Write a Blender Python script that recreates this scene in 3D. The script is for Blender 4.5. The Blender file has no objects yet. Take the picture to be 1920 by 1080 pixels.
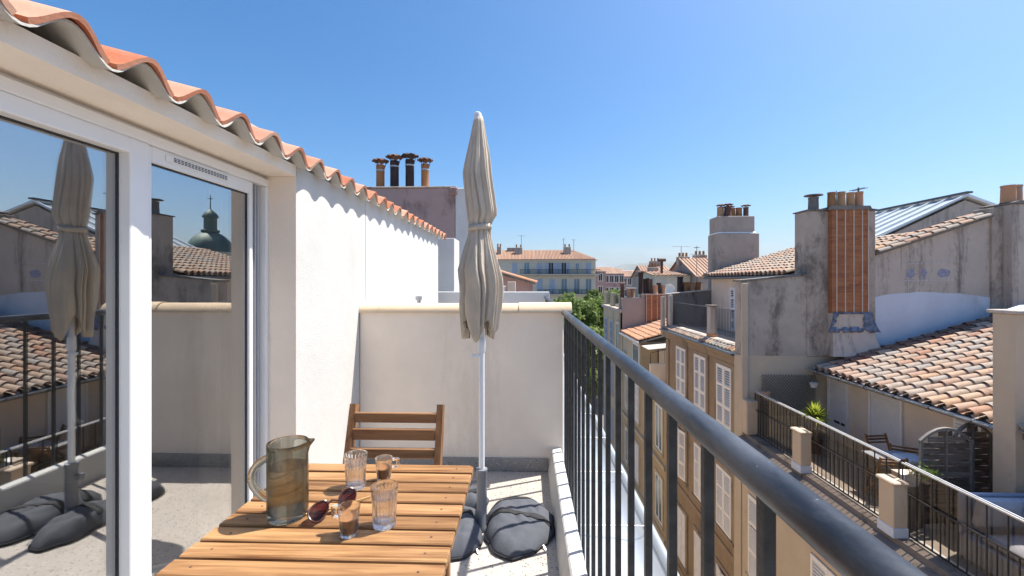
import bpy, math, random
from mathutils import Matrix, Vector, Euler, noise
random.seed(7)
R = math.radians
scene = bpy.context.scene

# ------------------------------------------------------------------ camera, sky, sun, exposure
cam_data = bpy.data.cameras.new('camera')
cam_data.sensor_width = 36.0
cam_data.lens = 15.375
cam_data.shift_y = -0.00625
cam_data.clip_start = 0.02
cam_data.clip_end = 30000
cam = bpy.data.objects.new('camera', cam_data)
cam.location = (0, 0, 1.40)
cam.rotation_euler = (R(90), 0, R(1.886))
scene.collection.objects.link(cam)
scene.camera = cam

SUN_DIR = Vector((0.50, 0.215, 1.0)).normalized()
world = bpy.data.worlds.new('World')
scene.world = world
world.use_nodes = True
wn = world.node_tree.nodes
wl = world.node_tree.links
wn.clear()
w_out = wn.new('ShaderNodeOutputWorld')
w_bg = wn.new('ShaderNodeBackground')
w_sky = wn.new('ShaderNodeTexSky')
w_sky.sky_type = 'NISHITA'
w_sky.sun_disc = False
w_sky.sun_elevation = math.asin(SUN_DIR.z)
w_sky.sun_rotation = math.atan2(SUN_DIR.x, SUN_DIR.y)
w_sky.altitude = 0
w_sky.air_density = 1.0
w_sky.dust_density = 2.0
w_sky.ozone_density = 6.0
w_bg.inputs['Strength'].default_value = 0.080
w_hs = wn.new('ShaderNodeHueSaturation')
w_hs.inputs['Saturation'].default_value = 1.27
w_hs.inputs['Hue'].default_value = .496
# thin fair-weather clouds low over the horizon, all the way round
w_tc = wn.new('ShaderNodeTexCoord')
w_mp = wn.new('ShaderNodeMapping'); w_mp.inputs['Scale'].default_value = (9, 9, 34)
wl.new(w_tc.outputs['Generated'], w_mp.inputs[0])
w_no = wn.new('ShaderNodeTexNoise'); w_no.inputs['Scale'].default_value = 1.0; w_no.inputs['Detail'].default_value = 6
wl.new(w_mp.outputs[0], w_no.inputs['Vector'])
w_r1 = wn.new('ShaderNodeMapRange'); w_r1.inputs[1].default_value = .52; w_r1.inputs[2].default_value = .70
wl.new(w_no.outputs[0], w_r1.inputs[0])
w_sp = wn.new('ShaderNodeSeparateXYZ'); wl.new(w_tc.outputs['Generated'], w_sp.inputs[0])
w_r2 = wn.new('ShaderNodeMapRange'); w_r2.inputs[1].default_value = .085; w_r2.inputs[2].default_value = .035
wl.new(w_sp.outputs[2], w_r2.inputs[0])
w_mm = wn.new('ShaderNodeMath'); w_mm.operation = 'MULTIPLY'
wl.new(w_r1.outputs[0], w_mm.inputs[0]); wl.new(w_r2.outputs[0], w_mm.inputs[1])
w_m2 = wn.new('ShaderNodeMath'); w_m2.operation = 'MULTIPLY'; w_m2.inputs[1].default_value = .55
wl.new(w_mm.outputs[0], w_m2.inputs[0])
w_mx = wn.new('ShaderNodeMix'); w_mx.data_type = 'RGBA'; w_mx.inputs[7].default_value = (5.2, 5.4, 5.6, 1)
wl.new(w_m2.outputs[0], w_mx.inputs[0]); wl.new(w_sky.outputs[0], w_mx.inputs[6])
wl.new(w_mx.outputs[2], w_hs.inputs['Color'])
wl.new(w_hs.outputs[0], w_bg.inputs[0])
wl.new(w_bg.outputs[0], w_out.inputs[0])

sun_data = bpy.data.lights.new('sun', 'SUN')
sun_data.energy = 4.0
sun_data.angle = R(0.53)
sun_data.color = (1.0, 0.95, 0.87)
sun = bpy.data.objects.new('sun', sun_data)
sun.location = (20, 9, 40)
sun.rotation_euler = SUN_DIR.to_track_quat('Z', 'Y').to_euler()
scene.collection.objects.link(sun)

scene.view_settings.view_transform = 'Standard'
scene.view_settings.look = 'None'
scene.view_settings.exposure = 1.26
scene.view_settings.gamma = 1.0
scene.cycles.max_bounces = 10
scene.cycles.diffuse_bounces = 5
scene.cycles.glossy_bounces = 6
scene.cycles.transmission_bounces = 10
scene.cycles.transparent_max_bounces = 16
scene.cycles.use_denoising = True

# ------------------------------------------------------------------ helpers
COL = scene.collection
WORLD_OF = {}

def link(o, parent=None, world=None):
    """link o; its world matrix is `world` (identity by default) whatever its parent is"""
    COL.objects.link(o)
    w = world if world is not None else Matrix.Identity(4)
    if parent is not None:
        o.parent = parent
        o.matrix_parent_inverse = WORLD_OF[parent.name].inverted()
    o.matrix_basis = w
    WORLD_OF[o.name] = w.copy()
    return o

def tag(o, label=None, cat=None, group=None, kind=None):
    if label: o['label'] = label
    if cat: o['category'] = cat
    if group: o['group'] = group
    if kind: o['kind'] = kind
    return o

def thing(name, label, cat, loc=(0, 0, 0), rz=0.0, group=None):
    o = bpy.data.objects.new(name, None)
    o.empty_display_size = 0.2
    link(o, None, Matrix.Translation(loc) @ Matrix.Rotation(rz, 4, 'Z'))
    return tag(o, label, cat, group)

def copy_tree(root, world, label=None, group=None):
    """copy a thing, its parts and sub-parts to a new place"""
    r = root.copy(); COL.objects.link(r)
    r.matrix_basis = world; WORLD_OF[r.name] = world.copy()
    if label: r['label'] = label
    if group: r['group'] = group
    def rec(src, dst):
        for ch in list(src.children):
            c = ch.copy(); COL.objects.link(c); c.parent = dst
            rec(ch, c)
    rec(root, r)
    return r

class MB:
    """collects shapes and links them as ONE mesh object"""
    def __init__(s): s.v = []; s.f = []; s.M = None
    def add(s, vs, fs):
        n = len(s.v)
        if s.M is not None: vs = [tuple(s.M @ Vector(p)) for p in vs]
        s.v.extend(vs); s.f.extend([tuple(i + n for i in f) for f in fs]); return s
    def box(s, x0, x1, y0, y1, z0, z1):
        vs = [(x0,y0,z0),(x1,y0,z0),(x1,y1,z0),(x0,y1,z0),(x0,y0,z1),(x1,y0,z1),(x1,y1,z1),(x0,y1,z1)]
        return s.add(vs, [(3,2,1,0),(4,5,6,7),(0,1,5,4),(1,2,6,5),(2,3,7,6),(3,0,4,7)])
    def cbox(s, x0, x1, y0, y1, z0, z1, b=0.004):
        """box with chamfered edges"""
        vs = []; fs = []
        def idx(ix, iy, iz, ax):
            return ((ix*2+iy)*2+iz)*3+ax
        X = (x0, x1); Yv = (y0, y1); Z = (z0, z1)
        for ix in (0,1):
            for iy in (0,1):
                for iz in (0,1):
                    sx, sy, sz = (b,-b)[ix], (b,-b)[iy], (b,-b)[iz]
                    x, y, z = X[ix], Yv[iy], Z[iz]
                    vs += [(x, y+sy, z+sz), (x+sx, y, z+sz), (x+sx, y+sy, z)]
        def q(a, b_, c, d, flip):
            fs.append((a,b_,c,d) if not flip else (d,c,b_,a))
        for i in (0,1):
            q(idx(i,0,0,0), idx(i,1,0,0), idx(i,1,1,0), idx(i,0,1,0), i == 0)
            q(idx(0,i,0,1), idx(0,i,1,1), idx(1,i,1,1), idx(1,i,0,1), i == 0)
            q(idx(0,0,i,2), idx(1,0,i,2), idx(1,1,i,2), idx(0,1,i,2), i == 0)
        for a in (0,1):
            for c in (0,1):
                q(idx(a,c,0,0), idx(a,c,1,0), idx(a,c,1,1), idx(a,c,0,1), (a ^ c) == 0)
                q(idx(a,0,c,0), idx(a,0,c,2), idx(a,1,c,2), idx(a,1,c,0), (a ^ c) == 0)
                q(idx(0,a,c,1), idx(1,a,c,1), idx(1,a,c,2), idx(0,a,c,2), (a ^ c) == 0)
        for ix in (0,1):
            for iy in (0,1):
                for iz in (0,1):
                    t = (idx(ix,iy,iz,0), idx(ix,iy,iz,1), idx(ix,iy,iz,2))
                    fs.append(t if (ix+iy+iz) % 2 == 1 else t[::-1])
        return s.add(vs, fs)
    def quad(s, a, b, c, d): return s.add([a,b,c,d], [(0,1,2,3)])
    def prism(s, poly, axis, a0, a1):
        """extrude a 2-D polygon along an axis ('x': poly=(y,z), 'y': (x,z), 'z': (x,y))"""
        def p3(p, a):
            return {'x': (a,p[0],p[1]), 'y': (p[0],a,p[1]), 'z': (p[0],p[1],a)}[axis]
        n = len(poly)
        vs = [p3(p,a0) for p in poly] + [p3(p,a1) for p in poly]
        fs = [tuple(range(n)), tuple(range(2*n-1, n-1, -1))]
        fs += [(i, n+i, n+(i+1)%n, (i+1)%n) for i in range(n)]
        return s.add(vs, fs)
    def tube(s, pts, r, seg=10, caps=True, closed=False):
        pts = [Vector(p) for p in pts]; n = len(pts)
        rs = r if isinstance(r, (list, tuple)) else [r]*n
        vs = []; fs = []; up = None
        for i, p in enumerate(pts):
            if closed: t = pts[(i+1) % n] - pts[(i-1) % n]
            else: t = pts[min(i+1,n-1)] - pts[max(i-1,0)]
            t.normalize()
            if up is None:
                up = Vector((0,0,1)) if abs(t.z) < .9 else Vector((1,0,0))
            a = (up - t*up.dot(t)).normalized(); up = a; b = t.cross(a)
            for k in range(seg):
                w = 2*math.pi*k/seg
                vs.append(tuple(p + (a*math.cos(w) + b*math.sin(w))*rs[i]))
        m = n if closed else n-1
        for i in range(m):
            j = (i+1) % n
            for k in range(seg):
                l = (k+1) % seg
                fs.append((i*seg+k, i*seg+l, j*seg+l, j*seg+k))
        if caps and not closed:
            fs.append(tuple(range(seg-1,-1,-1))); fs.append(tuple((n-1)*seg+k for k in range(seg)))
        return s.add(vs, fs)
    def lathe(s, prof, c=(0,0,0), seg=24, close_top=False, close_bot=False, ax=1.0, ay=1.0):
        vs = []; fs = []; n = len(prof)
        for r, z in prof:
            for k in range(seg):
                w = 2*math.pi*k/seg
                vs.append((c[0]+r*math.cos(w)*ax, c[1]+r*math.sin(w)*ay, c[2]+z))
        for i in range(n-1):
            for k in range(seg):
                l = (k+1) % seg
                fs.append((i*seg+k, i*seg+l, (i+1)*seg+l, (i+1)*seg+k))
        if close_bot: fs.append(tuple(range(seg-1,-1,-1)))
        if close_top: fs.append(tuple((n-1)*seg+k for k in range(seg)))
        return s.add(vs, fs)
    def cyl(s, c, r, h, seg=16, r2=None):
        return s.lathe([(r,0),(r if r2 is None else r2,h)], c, seg, True, True)
    def bar(s, a, b, w, h):
        """rectangular bar from a to b (w sideways, h upwards)"""
        a = Vector(a); b = Vector(b); t = (b-a).normalized()
        up = Vector((0,0,1)) if abs(t.z) < .95 else Vector((0,1,0))
        sd = t.cross(up).normalized(); up = sd.cross(t)
        vs = []
        for p in (a, b):
            for i, j in ((-1,-1),(1,-1),(1,1),(-1,1)):
                vs.append(tuple(p + sd*(i*w/2) + up*(j*h/2)))
        return s.add(vs, [(3,2,1,0),(4,5,6,7),(0,1,5,4),(1,2,6,5),(2,3,7,6),(3,0,4,7)])
    def mesh(s, name, m=None, smooth=False):
        me = bpy.data.meshes.new(name)
        me.from_pydata(s.v, [], s.f); me.validate(); me.update()
        if smooth:
            me.polygons.foreach_set('use_smooth', [True]*len(me.polygons))
            if smooth != 'all':
                try: me.set_sharp_from_angle(angle=R(35 if smooth is True else smooth))
                except Exception: pass
        if m is not None: me.materials.append(m)
        return me
    def build(s, name, m, parent=None, smooth=False, world=None, **kw):
        o = bpy.data.objects.new(name, s.mesh(name, m, smooth))
        link(o, parent, world)
        tag(o, kw.get('label'), kw.get('cat'), kw.get('group'), kw.get('kind'))
        return o

def inst(name, me, parent, world, **kw):
    o = bpy.data.objects.new(name, me); link(o, parent, world)
    tag(o, kw.get('label'), kw.get('cat'), kw.get('group'), kw.get('kind'))
    return o

# ------------------------------------------------------------------ materials
def new_mat(name):
    m = bpy.data.materials.new(name); m.use_nodes = True
    nt = m.node_tree; b = nt.nodes['Principled BSDF']
    return m, nt, b

def mixc(nt, fac, a, b, mode='MIX'):
    n = nt.nodes.new('ShaderNodeMix'); n.data_type = 'RGBA'; n.blend_type = mode
    def put(i, v):
        if isinstance(v, (tuple, list)): n.inputs[i].default_value = (*v[:3], 1)
        elif isinstance(v, (int, float)): n.inputs[i].default_value = v
        else: nt.links.new(v, n.inputs[i])
    put(0, fac); put(6, a); put(7, b)
    return n.outputs[2]

def mmath(nt, op, a, b=None, clamp=False):
    n = nt.nodes.new('ShaderNodeMath'); n.operation = op; n.use_clamp = clamp
    for i, v in enumerate((a, b)):
        if v is None: continue
        if isinstance(v, (int, float)): n.inputs[i].default_value = v
        else: nt.links.new(v, n.inputs[i])
    return n.outputs[0]

def ramp(nt, fac, lo, hi):
    n = nt.nodes.new('ShaderNodeMapRange')
    n.inputs[1].default_value = lo; n.inputs[2].default_value = hi; n.clamp = True
    nt.links.new(fac, n.inputs[0]); return n.outputs[0]

def coords(nt, scale=(1,1,1), gen='Object', loc=(0,0,0)):
    t = nt.nodes.new('ShaderNodeTexCoord'); mp = nt.nodes.new('ShaderNodeMapping')
    mp.inputs['Scale'].default_value = scale; mp.inputs['Location'].default_value = loc
    nt.links.new(t.outputs[gen], mp.inputs[0]); return mp.outputs[0]

def noise_tex(nt, vec, scale, detail=4, rough=.55, dist=0.0):
    n = nt.nodes.new('ShaderNodeTexNoise')
    n.inputs['Scale'].default_value = scale; n.inputs['Detail'].default_value = detail
    n.inputs['Roughness'].default_value = rough; n.inputs['Distortion'].default_value = dist
    nt.links.new(vec, n.inputs['Vector']); return n.outputs[0]

def bump(nt, b, h, strength, dist=.01):
    n = nt.nodes.new('ShaderNodeBump')
    n.inputs['Strength'].default_value = strength; n.inputs['Distance'].default_value = dist
    nt.links.new(h, n.inputs['Height']); nt.links.new(n.outputs[0], b.inputs['Normal'])

def rand_piece(nt):
    """a random number per object and per island"""
    oi = nt.nodes.new('ShaderNodeObjectInfo'); g = nt.nodes.new('ShaderNodeNewGeometry')
    s_ = mmath(nt, 'ADD', oi.outputs['Random'], g.outputs['Random Per Island'])
    return mmath(nt, 'FRACT', s_)

def plain(name, col, rough=.6, metal=0.0, var=.12, scale=6, bmp=0.0, bscale=60, spec=None, piece=0.0):
    m, nt, b = new_mat(name)
    v = coords(nt)
    n = noise_tex(nt, v, scale, 5)
    f = ramp(nt, n, .3, .7)
    c = mixc(nt, f, tuple(x*(1-var) for x in col), tuple(min(1, x*(1+var)) for x in col))
    if piece:
        r = rand_piece(nt)
        c = mixc(nt, r, mixc(nt, 1.0, c, (1-piece,)*3, 'MULTIPLY'), c)
    nt.links.new(c, b.inputs['Base Color'])
    b.inputs['Roughness'].default_value = rough; b.inputs['Metallic'].default_value = metal
    if spec is not None: b.inputs['Specular IOR Level'].default_value = spec
    if bmp: bump(nt, b, noise_tex(nt, v, bscale, 4), bmp)
    return m

def plaster(name, col, stain=None, amount=.5, grit=.25, gscale=90, sscale=1.2, streak=.25, rough=.92, second=None, var=.08):
    """rendered wall: fine grit, cloudy tone, weather stains running down"""
    m, nt, b = new_mat(name)
    v = coords(nt)
    cl = ramp(nt, noise_tex(nt, v, 2.2, 6, .6), .3, .72)
    c = mixc(nt, cl, tuple(x*(1-var) for x in col), tuple(min(1, x*(1+var*.6)) for x in col))
    if second:
        s2 = ramp(nt, noise_tex(nt, coords(nt, (1,1,1), loc=(3.3,1.7,5.1)), .55, 5, .6), .52, .6)
        c = mixc(nt, s2, c, second)
    if stain:
        vs = coords(nt, (1, 1, streak), loc=(1.7, .3, 2.9))
        a = noise_tex(nt, vs, sscale, 8, .68, .4)
        fine = noise_tex(nt, coords(nt, (1,1,.5)), 14, 5, .7)
        k = mmath(nt, 'ADD', mmath(nt, 'MULTIPLY', a, .8), mmath(nt, 'MULTIPLY', fine, .2))
        k = ramp(nt, k, .60-.16*amount, .68-.10*amount)
        k = mmath(nt, 'MULTIPLY', k, min(1, .40+amount*.6))
        c = mixc(nt, k, c, stain)
    nt.links.new(c, b.inputs['Base Color'])
    b.inputs['Roughness'].default_value = rough; b.inputs['Specular IOR Level'].default_value = .2
    h = mmath(nt, 'ADD', noise_tex(nt, v, gscale, 3, .6), mmath(nt, 'MULTIPLY', noise_tex(nt, v, gscale*.15, 4), .8))
    bump(nt, b, h, grit, .012)
    return m

def clay(name, cols, lichen=.4, dark=.3):
    """clay tile, every tile its own shade, lichen and soot"""
    m, nt, b = new_mat(name)
    r = rand_piece(nt)
    cr = nt.nodes.new('ShaderNodeValToRGB'); cr.color_ramp.interpolation = 'LINEAR'
    el = cr.color_ramp.elements
    el[0].position = 0; el[0].color = (*cols[0], 1); el[1].position = 1; el[1].color = (*cols[-1], 1)
    for i, c in enumerate(cols[1:-1]):
        e = el.new((i+1)/(len(cols)-1)); e.color = (*c, 1)
    nt.links.new(r, cr.inputs[0])
    v = coords(nt)
    g = nt.nodes.new('ShaderNodeNewGeometry')
    va = nt.nodes.new('ShaderNodeVectorMath'); va.operation = 'ADD'
    nt.links.new(g.outputs['Position'], va.inputs[0])
    v = va.outputs[0]
    c = mixc(nt, ramp(nt, noise_tex(nt, v, 22, 5, .65), .45, .75), cr.outputs[0], (.42,.38,.30))
    if lichen < 1: c = mixc(nt, 1-lichen, c, cr.outputs[0])
    c = mixc(nt, mmath(nt, 'MULTIPLY', ramp(nt, noise_tex(nt, v, 1.1, 5, .6), .42, .68), lichen*.9), c, (.30,.27,.24))
    k = mmath(nt, 'MULTIPLY', ramp(nt, noise_tex(nt, v, 7, 6, .7), .5, .7), dark)
    c = mixc(nt, k, c, (.05,.042,.035))
    nt.links.new(c, b.inputs['Base Color'])
    b.inputs['Roughness'].default_value = .9; b.inputs['Specular IOR Level'].default_value = .25
    bump(nt, b, noise_tex(nt, v, 90, 4), .25, .006)
    return m

def wood(name, col, dark, scale=1.0, axis=0, piece=.25, rough=.5, grain=1.0):
    m, nt, b = new_mat(name)
    sc = [9, 9, 9]; sc[axis] = .55
    oi = nt.nodes.new('ShaderNodeObjectInfo')
    t = nt.nodes.new('ShaderNodeTexCoord'); mp = nt.nodes.new('ShaderNodeMapping')
    mp.inputs['Scale'].default_value = [s_*scale for s_ in sc]
    nt.links.new(t.outputs['Object'], mp.inputs[0])
    off = nt.nodes.new('ShaderNodeVectorMath'); off.operation = 'ADD'
    cmb = nt.nodes.new('ShaderNodeCombineXYZ')
    rr = rand_piece(nt)
    for i in range(3): nt.links.new(mmath(nt, 'MULTIPLY', rr, 37.0 + 11*i), cmb.inputs[i])
    nt.links.new(mp.outputs[0], off.inputs[0]); nt.links.new(cmb.outputs[0], off.inputs[1])
    n1 = noise_tex(nt, off.outputs[0], 1.6, 6, .6, 1.6)
    wv = nt.nodes.new('ShaderNodeTexNoise'); wv.inputs['Scale'].default_value = 9
    wv.inputs['Detail'].default_value = 4; wv.inputs['Distortion'].default_value = .6
    nt.links.new(off.outputs[0], wv.inputs['Vector'])
    k = mmath(nt, 'ADD', mmath(nt, 'MULTIPLY', ramp(nt, n1, .35, .7), .7), mmath(nt, 'MULTIPLY', ramp(nt, wv.outputs[0], .4, .7), .45*grain))
    c = mixc(nt, ramp(nt, k, .1, 1.0), col, dark)
    c = mixc(nt, rr, mixc(nt, 1.0, c, (1-piece, 1-piece*1.1, 1-piece*1.2), 'MULTIPLY'), c)
    nt.links.new(c, b.inputs['Base Color'])
    b.inputs['Roughness'].default_value = rough; b.inputs['Specular IOR Level'].default_value = .35
    bump(nt, b, wv.outputs[0], .12, .004)
    return m

def terrazzo(name, base, chips, scale=110):
    m, nt, b = new_mat(name)
    v = coords(nt)
    c = base
    vn = nt.nodes.new('ShaderNodeTexVoronoi'); vn.inputs['Scale'].default_value = scale
    nt.links.new(v, vn.inputs['Vector'])
    sep = nt.nodes.new('ShaderNodeSeparateColor'); nt.links.new(vn.outputs['Color'], sep.inputs[0])
    inside = ramp(nt, vn.outputs['Distance'], .42, .36)
    sel = mmath(nt, 'GREATER_THAN', sep.outputs[0], .45)
    k = mmath(nt, 'MULTIPLY', inside, sel)
    tone = mixc(nt, sep.outputs[1], chips[0], chips[1])
    n = ramp(nt, noise_tex(nt, v, 3, 5), .3, .7)
    cb = mixc(nt, n, tuple(x*.9 for x in base), tuple(min(1, x*1.08) for x in base))
    c = mixc(nt, k, cb, tone)
    nt.links.new(c, b.inputs['Base Color']); b.inputs['Roughness'].default_value = .55
    return m

def glass_thin(name, tint=(.93,.96,.95), ior=1.5, boost=1.0, rough=0.0, coat=0.0):
    """window pane: transparent with the reflection of both faces of the glass"""
    m = bpy.data.materials.new(name); m.use_nodes = True
    nt = m.node_tree; nt.nodes.clear()
    o = nt.nodes.new('ShaderNodeOutputMaterial')
    tr = nt.nodes.new('ShaderNodeBsdfTransparent'); tr.inputs[0].default_value = (*tint, 1)
    gl = nt.nodes.new('ShaderNodeBsdfGlossy'); gl.inputs['Roughness'].default_value = rough
    lw = nt.nodes.new('ShaderNodeLayerWeight'); lw.inputs[0].default_value = .5
    r0 = ((ior-1)/(ior+1))**2
    fr = mmath(nt, 'ADD', mmath(nt, 'MULTIPLY', mmath(nt, 'POWER', lw.outputs['Facing'], 5.0), 1-r0), r0)
    k = mmath(nt, 'ADD', mmath(nt, 'MULTIPLY', fr, boost), coat, True)
    mx = nt.nodes.new('ShaderNodeMixShader')
    nt.links.new(k, mx.inputs[0]); nt.links.new(tr.outputs[0], mx.inputs[1]); nt.links.new(gl.outputs[0], mx.inputs[2])
    nt.links.new(mx.outputs[0], o.inputs[0])
    return m

def glass_solid(name, col, rough=0.0, ior=1.48):
    m = bpy.data.materials.new(name); m.use_nodes = True
    nt = m.node_tree; nt.nodes.clear()
    o = nt.nodes.new('ShaderNodeOutputMaterial')
    tr = nt.nodes.new('ShaderNodeBsdfTransparent'); tr.inputs[0].default_value = (*col, 1)
    g = nt.nodes.new('ShaderNodeBsdfGlass'); g.inputs['Color'].default_value = (*col, 1)
    g.inputs['IOR'].default_value = ior; g.inputs['Roughness'].default_value = rough
    mx = nt.nodes.new('ShaderNodeMixShader'); mx.inputs[0].default_value = .82
    nt.links.new(tr.outputs[0], mx.inputs[1]); nt.links.new(g.outputs[0], mx.inputs[2])
    nt.links.new(mx.outputs[0], o.inputs[0])
    return m

def leaf(name, cols):
    m, nt, b = new_mat(name)
    r = rand_piece(nt)
    g = nt.nodes.new('ShaderNodeNewGeometry')
    big = ramp(nt, noise_tex(nt, g.outputs['Position'], .55, 3), .35, .65)
    c = mixc(nt, r, cols[0], cols[1]); c = mixc(nt, mmath(nt, 'MULTIPLY', big, .5), c, cols[2])
    nt.links.new(c, b.inputs['Base Color']); b.inputs['Roughness'].default_value = .55
    b.inputs['Specular IOR Level'].default_value = .3
    tl = nt.nodes.new('ShaderNodeBsdfTranslucent'); nt.links.new(c, tl.inputs[0])
    mx = nt.nodes.new('ShaderNodeMixShader'); mx.inputs[0].default_value = .42
    nt.links.new(b.outputs[0], mx.inputs[1]); nt.links.new(tl.outputs[0], mx.inputs[2])
    nt.links.new(mx.outputs[0], nt.nodes['Material Output'].inputs[0])
    return m

M = {}
M['white_wall'] = plaster('white_wall', (.555,.545,.52), (.44,.41,.37), .25, .22, 120)
M['smooth_white'] = plaster('smooth_white', (.60,.595,.585), (.5,.48,.45), .15, .14, 90)
M['cream_wall'] = plaster('cream_wall', (.85,.73,.615), (.66,.56,.46), .22, .2, 120, 1.6, .12)
M['fascia'] = plaster('fascia', (.86,.77,.66), (.5,.43,.35), .12, .2, 110)
M['coping'] = plaster('coping', (.70,.54,.37), (.45,.34,.24), .25, .15, 60, var=.14)
M['terrazzo'] = terrazzo('terrazzo', (.41,.365,.32), ((.56,.52,.47),(.07,.065,.06)), 80)
M['terrazzo_dark'] = terrazzo('terrazzo_dark', (.26,.245,.23), ((.42,.40,.37),(.03,.03,.03)), 60)
M['pvc'] = plain('pvc', (.80,.79,.775), .35, 0, .02)
M['pvc_shade'] = plain('pvc_groove', (.55,.55,.56), .4, 0, .03)
M['seal'] = plain('seal', (.03,.03,.035), .6)
M['fibro'] = plaster('fibro', (.50,.48,.44), (.25,.23,.2), .3, .2, 120)
M['tile_new'] = clay('tile_new', ((.38,.10,.04),(.46,.17,.09),(.52,.31,.22),(.40,.12,.05),(.50,.27,.18)), .22, .15)
M['tile_old'] = clay('tile_old', ((.34,.165,.105),(.42,.27,.19),(.36,.31,.26),(.47,.29,.18),(.30,.275,.25),(.45,.335,.25),(.38,.205,.135)), .5, .40)
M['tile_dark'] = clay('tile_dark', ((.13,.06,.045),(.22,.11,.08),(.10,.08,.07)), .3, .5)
M['tile_orange'] = clay('tile_orange', ((.55,.22,.11),(.48,.28,.18),(.60,.27,.12)), .4, .25)
M['zinc'] = plain('zinc', (.50,.53,.56), .42, .6, .10, 3)
M['zinc_dark'] = plain('zinc_dark', (.12,.16,.20), .45, .4, .2, 6)
M['rail_paint'] = None
M['glass_door'] = glass_thin('glass_door', (.80,.81,.79), 1.52, 1.2, 0.0, .42)
M['glass_pane'] = glass_thin('glass_pane', (.7,.74,.75), 1.5, 1.6)
M['plexi'] = glass_thin('plexi', (.76,.71,.66), 1.49, .8)
M['clear_glass'] = glass_solid('clear_glass', (.988,.99,.992))
M['smoke_glass'] = glass_solid('smoke_glass', (.73,.73,.69))
M['water'] = glass_solid('water', (.985,.988,.988), 0, 1.33)
M['coffee'] = plain('coffee', (.055,.009,.003), .15, 0, .2, 60)
M['crema'] = plain('crema', (.24,.11,.04), .5, 0, .2, 120)
M['lens'] = glass_thin('lens', (.34,.14,.05), 1.5, .6)
M['tortoise'] = plain('tortoise', (.045,.014,.007), .25, 0, .6, 60)
M['gold_metal'] = plain('gold_metal', (.55,.35,.15), .3, .9)
M['acacia'] = wood('acacia', (.50,.285,.125), (.19,.082,.030), 1.0, 0, .46)
M['acacia_y'] = wood('acacia_y', (.30,.14,.055), (.15,.06,.022), 1.0, 1, .3)
M['acacia_z'] = wood('acacia_z', (.42,.22,.095), (.19,.08,.03), 1.0, 2, .25)
M['chair_slat'] = wood('chair_slat', (.40,.215,.10), (.19,.09,.04), 1.0, 0, .25)
M['grey_wood'] = wood('grey_wood', (.33,.26,.21), (.11,.08,.06), 1.0, 0, .45, .8)
M['grey_wood_z'] = wood('grey_wood_z', (.30,.28,.25), (.16,.14,.12), 1.0, 2, .2, .8)
def cloth(name, col, crease, sc, strength, rough=.9):
    m, nt, b = new_mat(name)
    c = mixc(nt, ramp(nt, noise_tex(nt, coords(nt), 9, 5), .3, .7), tuple(x*.88 for x in col), tuple(x*1.07 for x in col))
    nt.links.new(c, b.inputs['Base Color']); b.inputs['Roughness'].default_value = rough; b.inputs['Specular IOR Level'].default_value = .2
    h = mmath(nt, 'ADD', noise_tex(nt, coords(nt, crease), sc, 5, .6, .5), mmath(nt, 'MULTIPLY', noise_tex(nt, coords(nt), 420, 2), .12))
    bump(nt, b, h, strength, .02)
    return m
M['bag'] = cloth('bag', (.085,.09,.105), (1,1,1), 16, .22, .8)
M['canvas'] = cloth('canvas', (.55,.465,.37), (1,1,.07), 55, .55)
M['webbing'] = plain('webbing', (.018,.018,.02), .8, 0, .2, 80)
M['pole_white'] = plain('pole_white', (.72,.74,.77), .35, .1, .03)
M['sleeve'] = plain('sleeve', (.20,.21,.23), .5, .2, .06)
M['black_iron'] = plain('black_iron', (.025,.027,.032), .45, .3, .3, 20)
M['grey_iron'] = plain('grey_iron', (.10,.10,.11), .5, .3, .25, 20)
M['galv'] = plain('galv', (.45,.46,.47), .45, .7, .15, 10)
M['rust'] = plain('rust', (.12,.06,.042), .85, .1, .5, 9, .2, 40)
M['soot'] = plain('soot', (.035,.02,.02), .75, .1, .4, 9)
M['pot_orange'] = plaster('pot_orange', (.34,.165,.075), (.10,.06,.045), .5, .2, 60, 4, .5)
M['pot_pale'] = plaster('pot_pale', (.45,.27,.15), (.12,.08,.06), .5, .2, 60, 4, .5)
M['brown_facade'] = plaster('brown_facade', (.31,.225,.15), (.085,.068,.055), .45, .15, 30, .8, .4, var=.14)
M['brown_trim'] = plaster('brown_trim', (.33,.245,.17), (.09,.075,.06), .55, .15, 30, 1.4, .4, var=.12)
M['ochre'] = plaster('ochre', (.42,.32,.20), (.17,.13,.09), .35, .15, 30, .9, .3)
M['yellow_stone'] = plaster('yellow_stone', (.50,.43,.31), (.20,.17,.13), .4, .15, 30, .9, .3)
M['beige_wall'] = plaster('beige_wall', (.56,.44,.325), (.25,.19,.14), .12, .15, 40)
M['beige_facade'] = plaster('beige_facade', (.54,.44,.33), (.3,.23,.16), .2, .12, 40)
M['cream_house'] = plaster('cream_house', (.74,.60,.47), (.4,.3,.22), .15, .15, 40)
M['cement'] = plaster('cement', (.44,.375,.32), (.085,.073,.062), .55, .2, 40, 1.0, .45, var=.14)
M['cement_light'] = plaster('cement_light', (.51,.44,.385), (.105,.09,.078), .52, .2, 40, 2.0, .07, var=.12)
M['cement_dark'] = plaster('cement_dark', (.20,.185,.17), (.04,.037,.034), .6, .25, 40, 1.3, .4)
M['mauve'] = plaster('mauve', (.40,.29,.27), (.15,.10,.09), .45, .3, 40, 1.5, .5, second=(.46,.36,.33))
M['mauve_grey'] = plaster('mauve_grey', (.38,.32,.29), (.13,.11,.10), .35, .2, 30, .9, .4)
M['pink_wall'] = plaster('pink_wall', (.40,.28,.27), (.2,.14,.13), .3, .2, 20)
M['lime_wash'] = plaster('lime_wash', (.60,.64,.72), (.4,.40,.42), .25, .2, 40)
M['stone_ledge'] = plaster('stone_ledge', (.21,.18,.155), (.055,.05,.045), .6, .3, 30, 2.2, .8)
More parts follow.
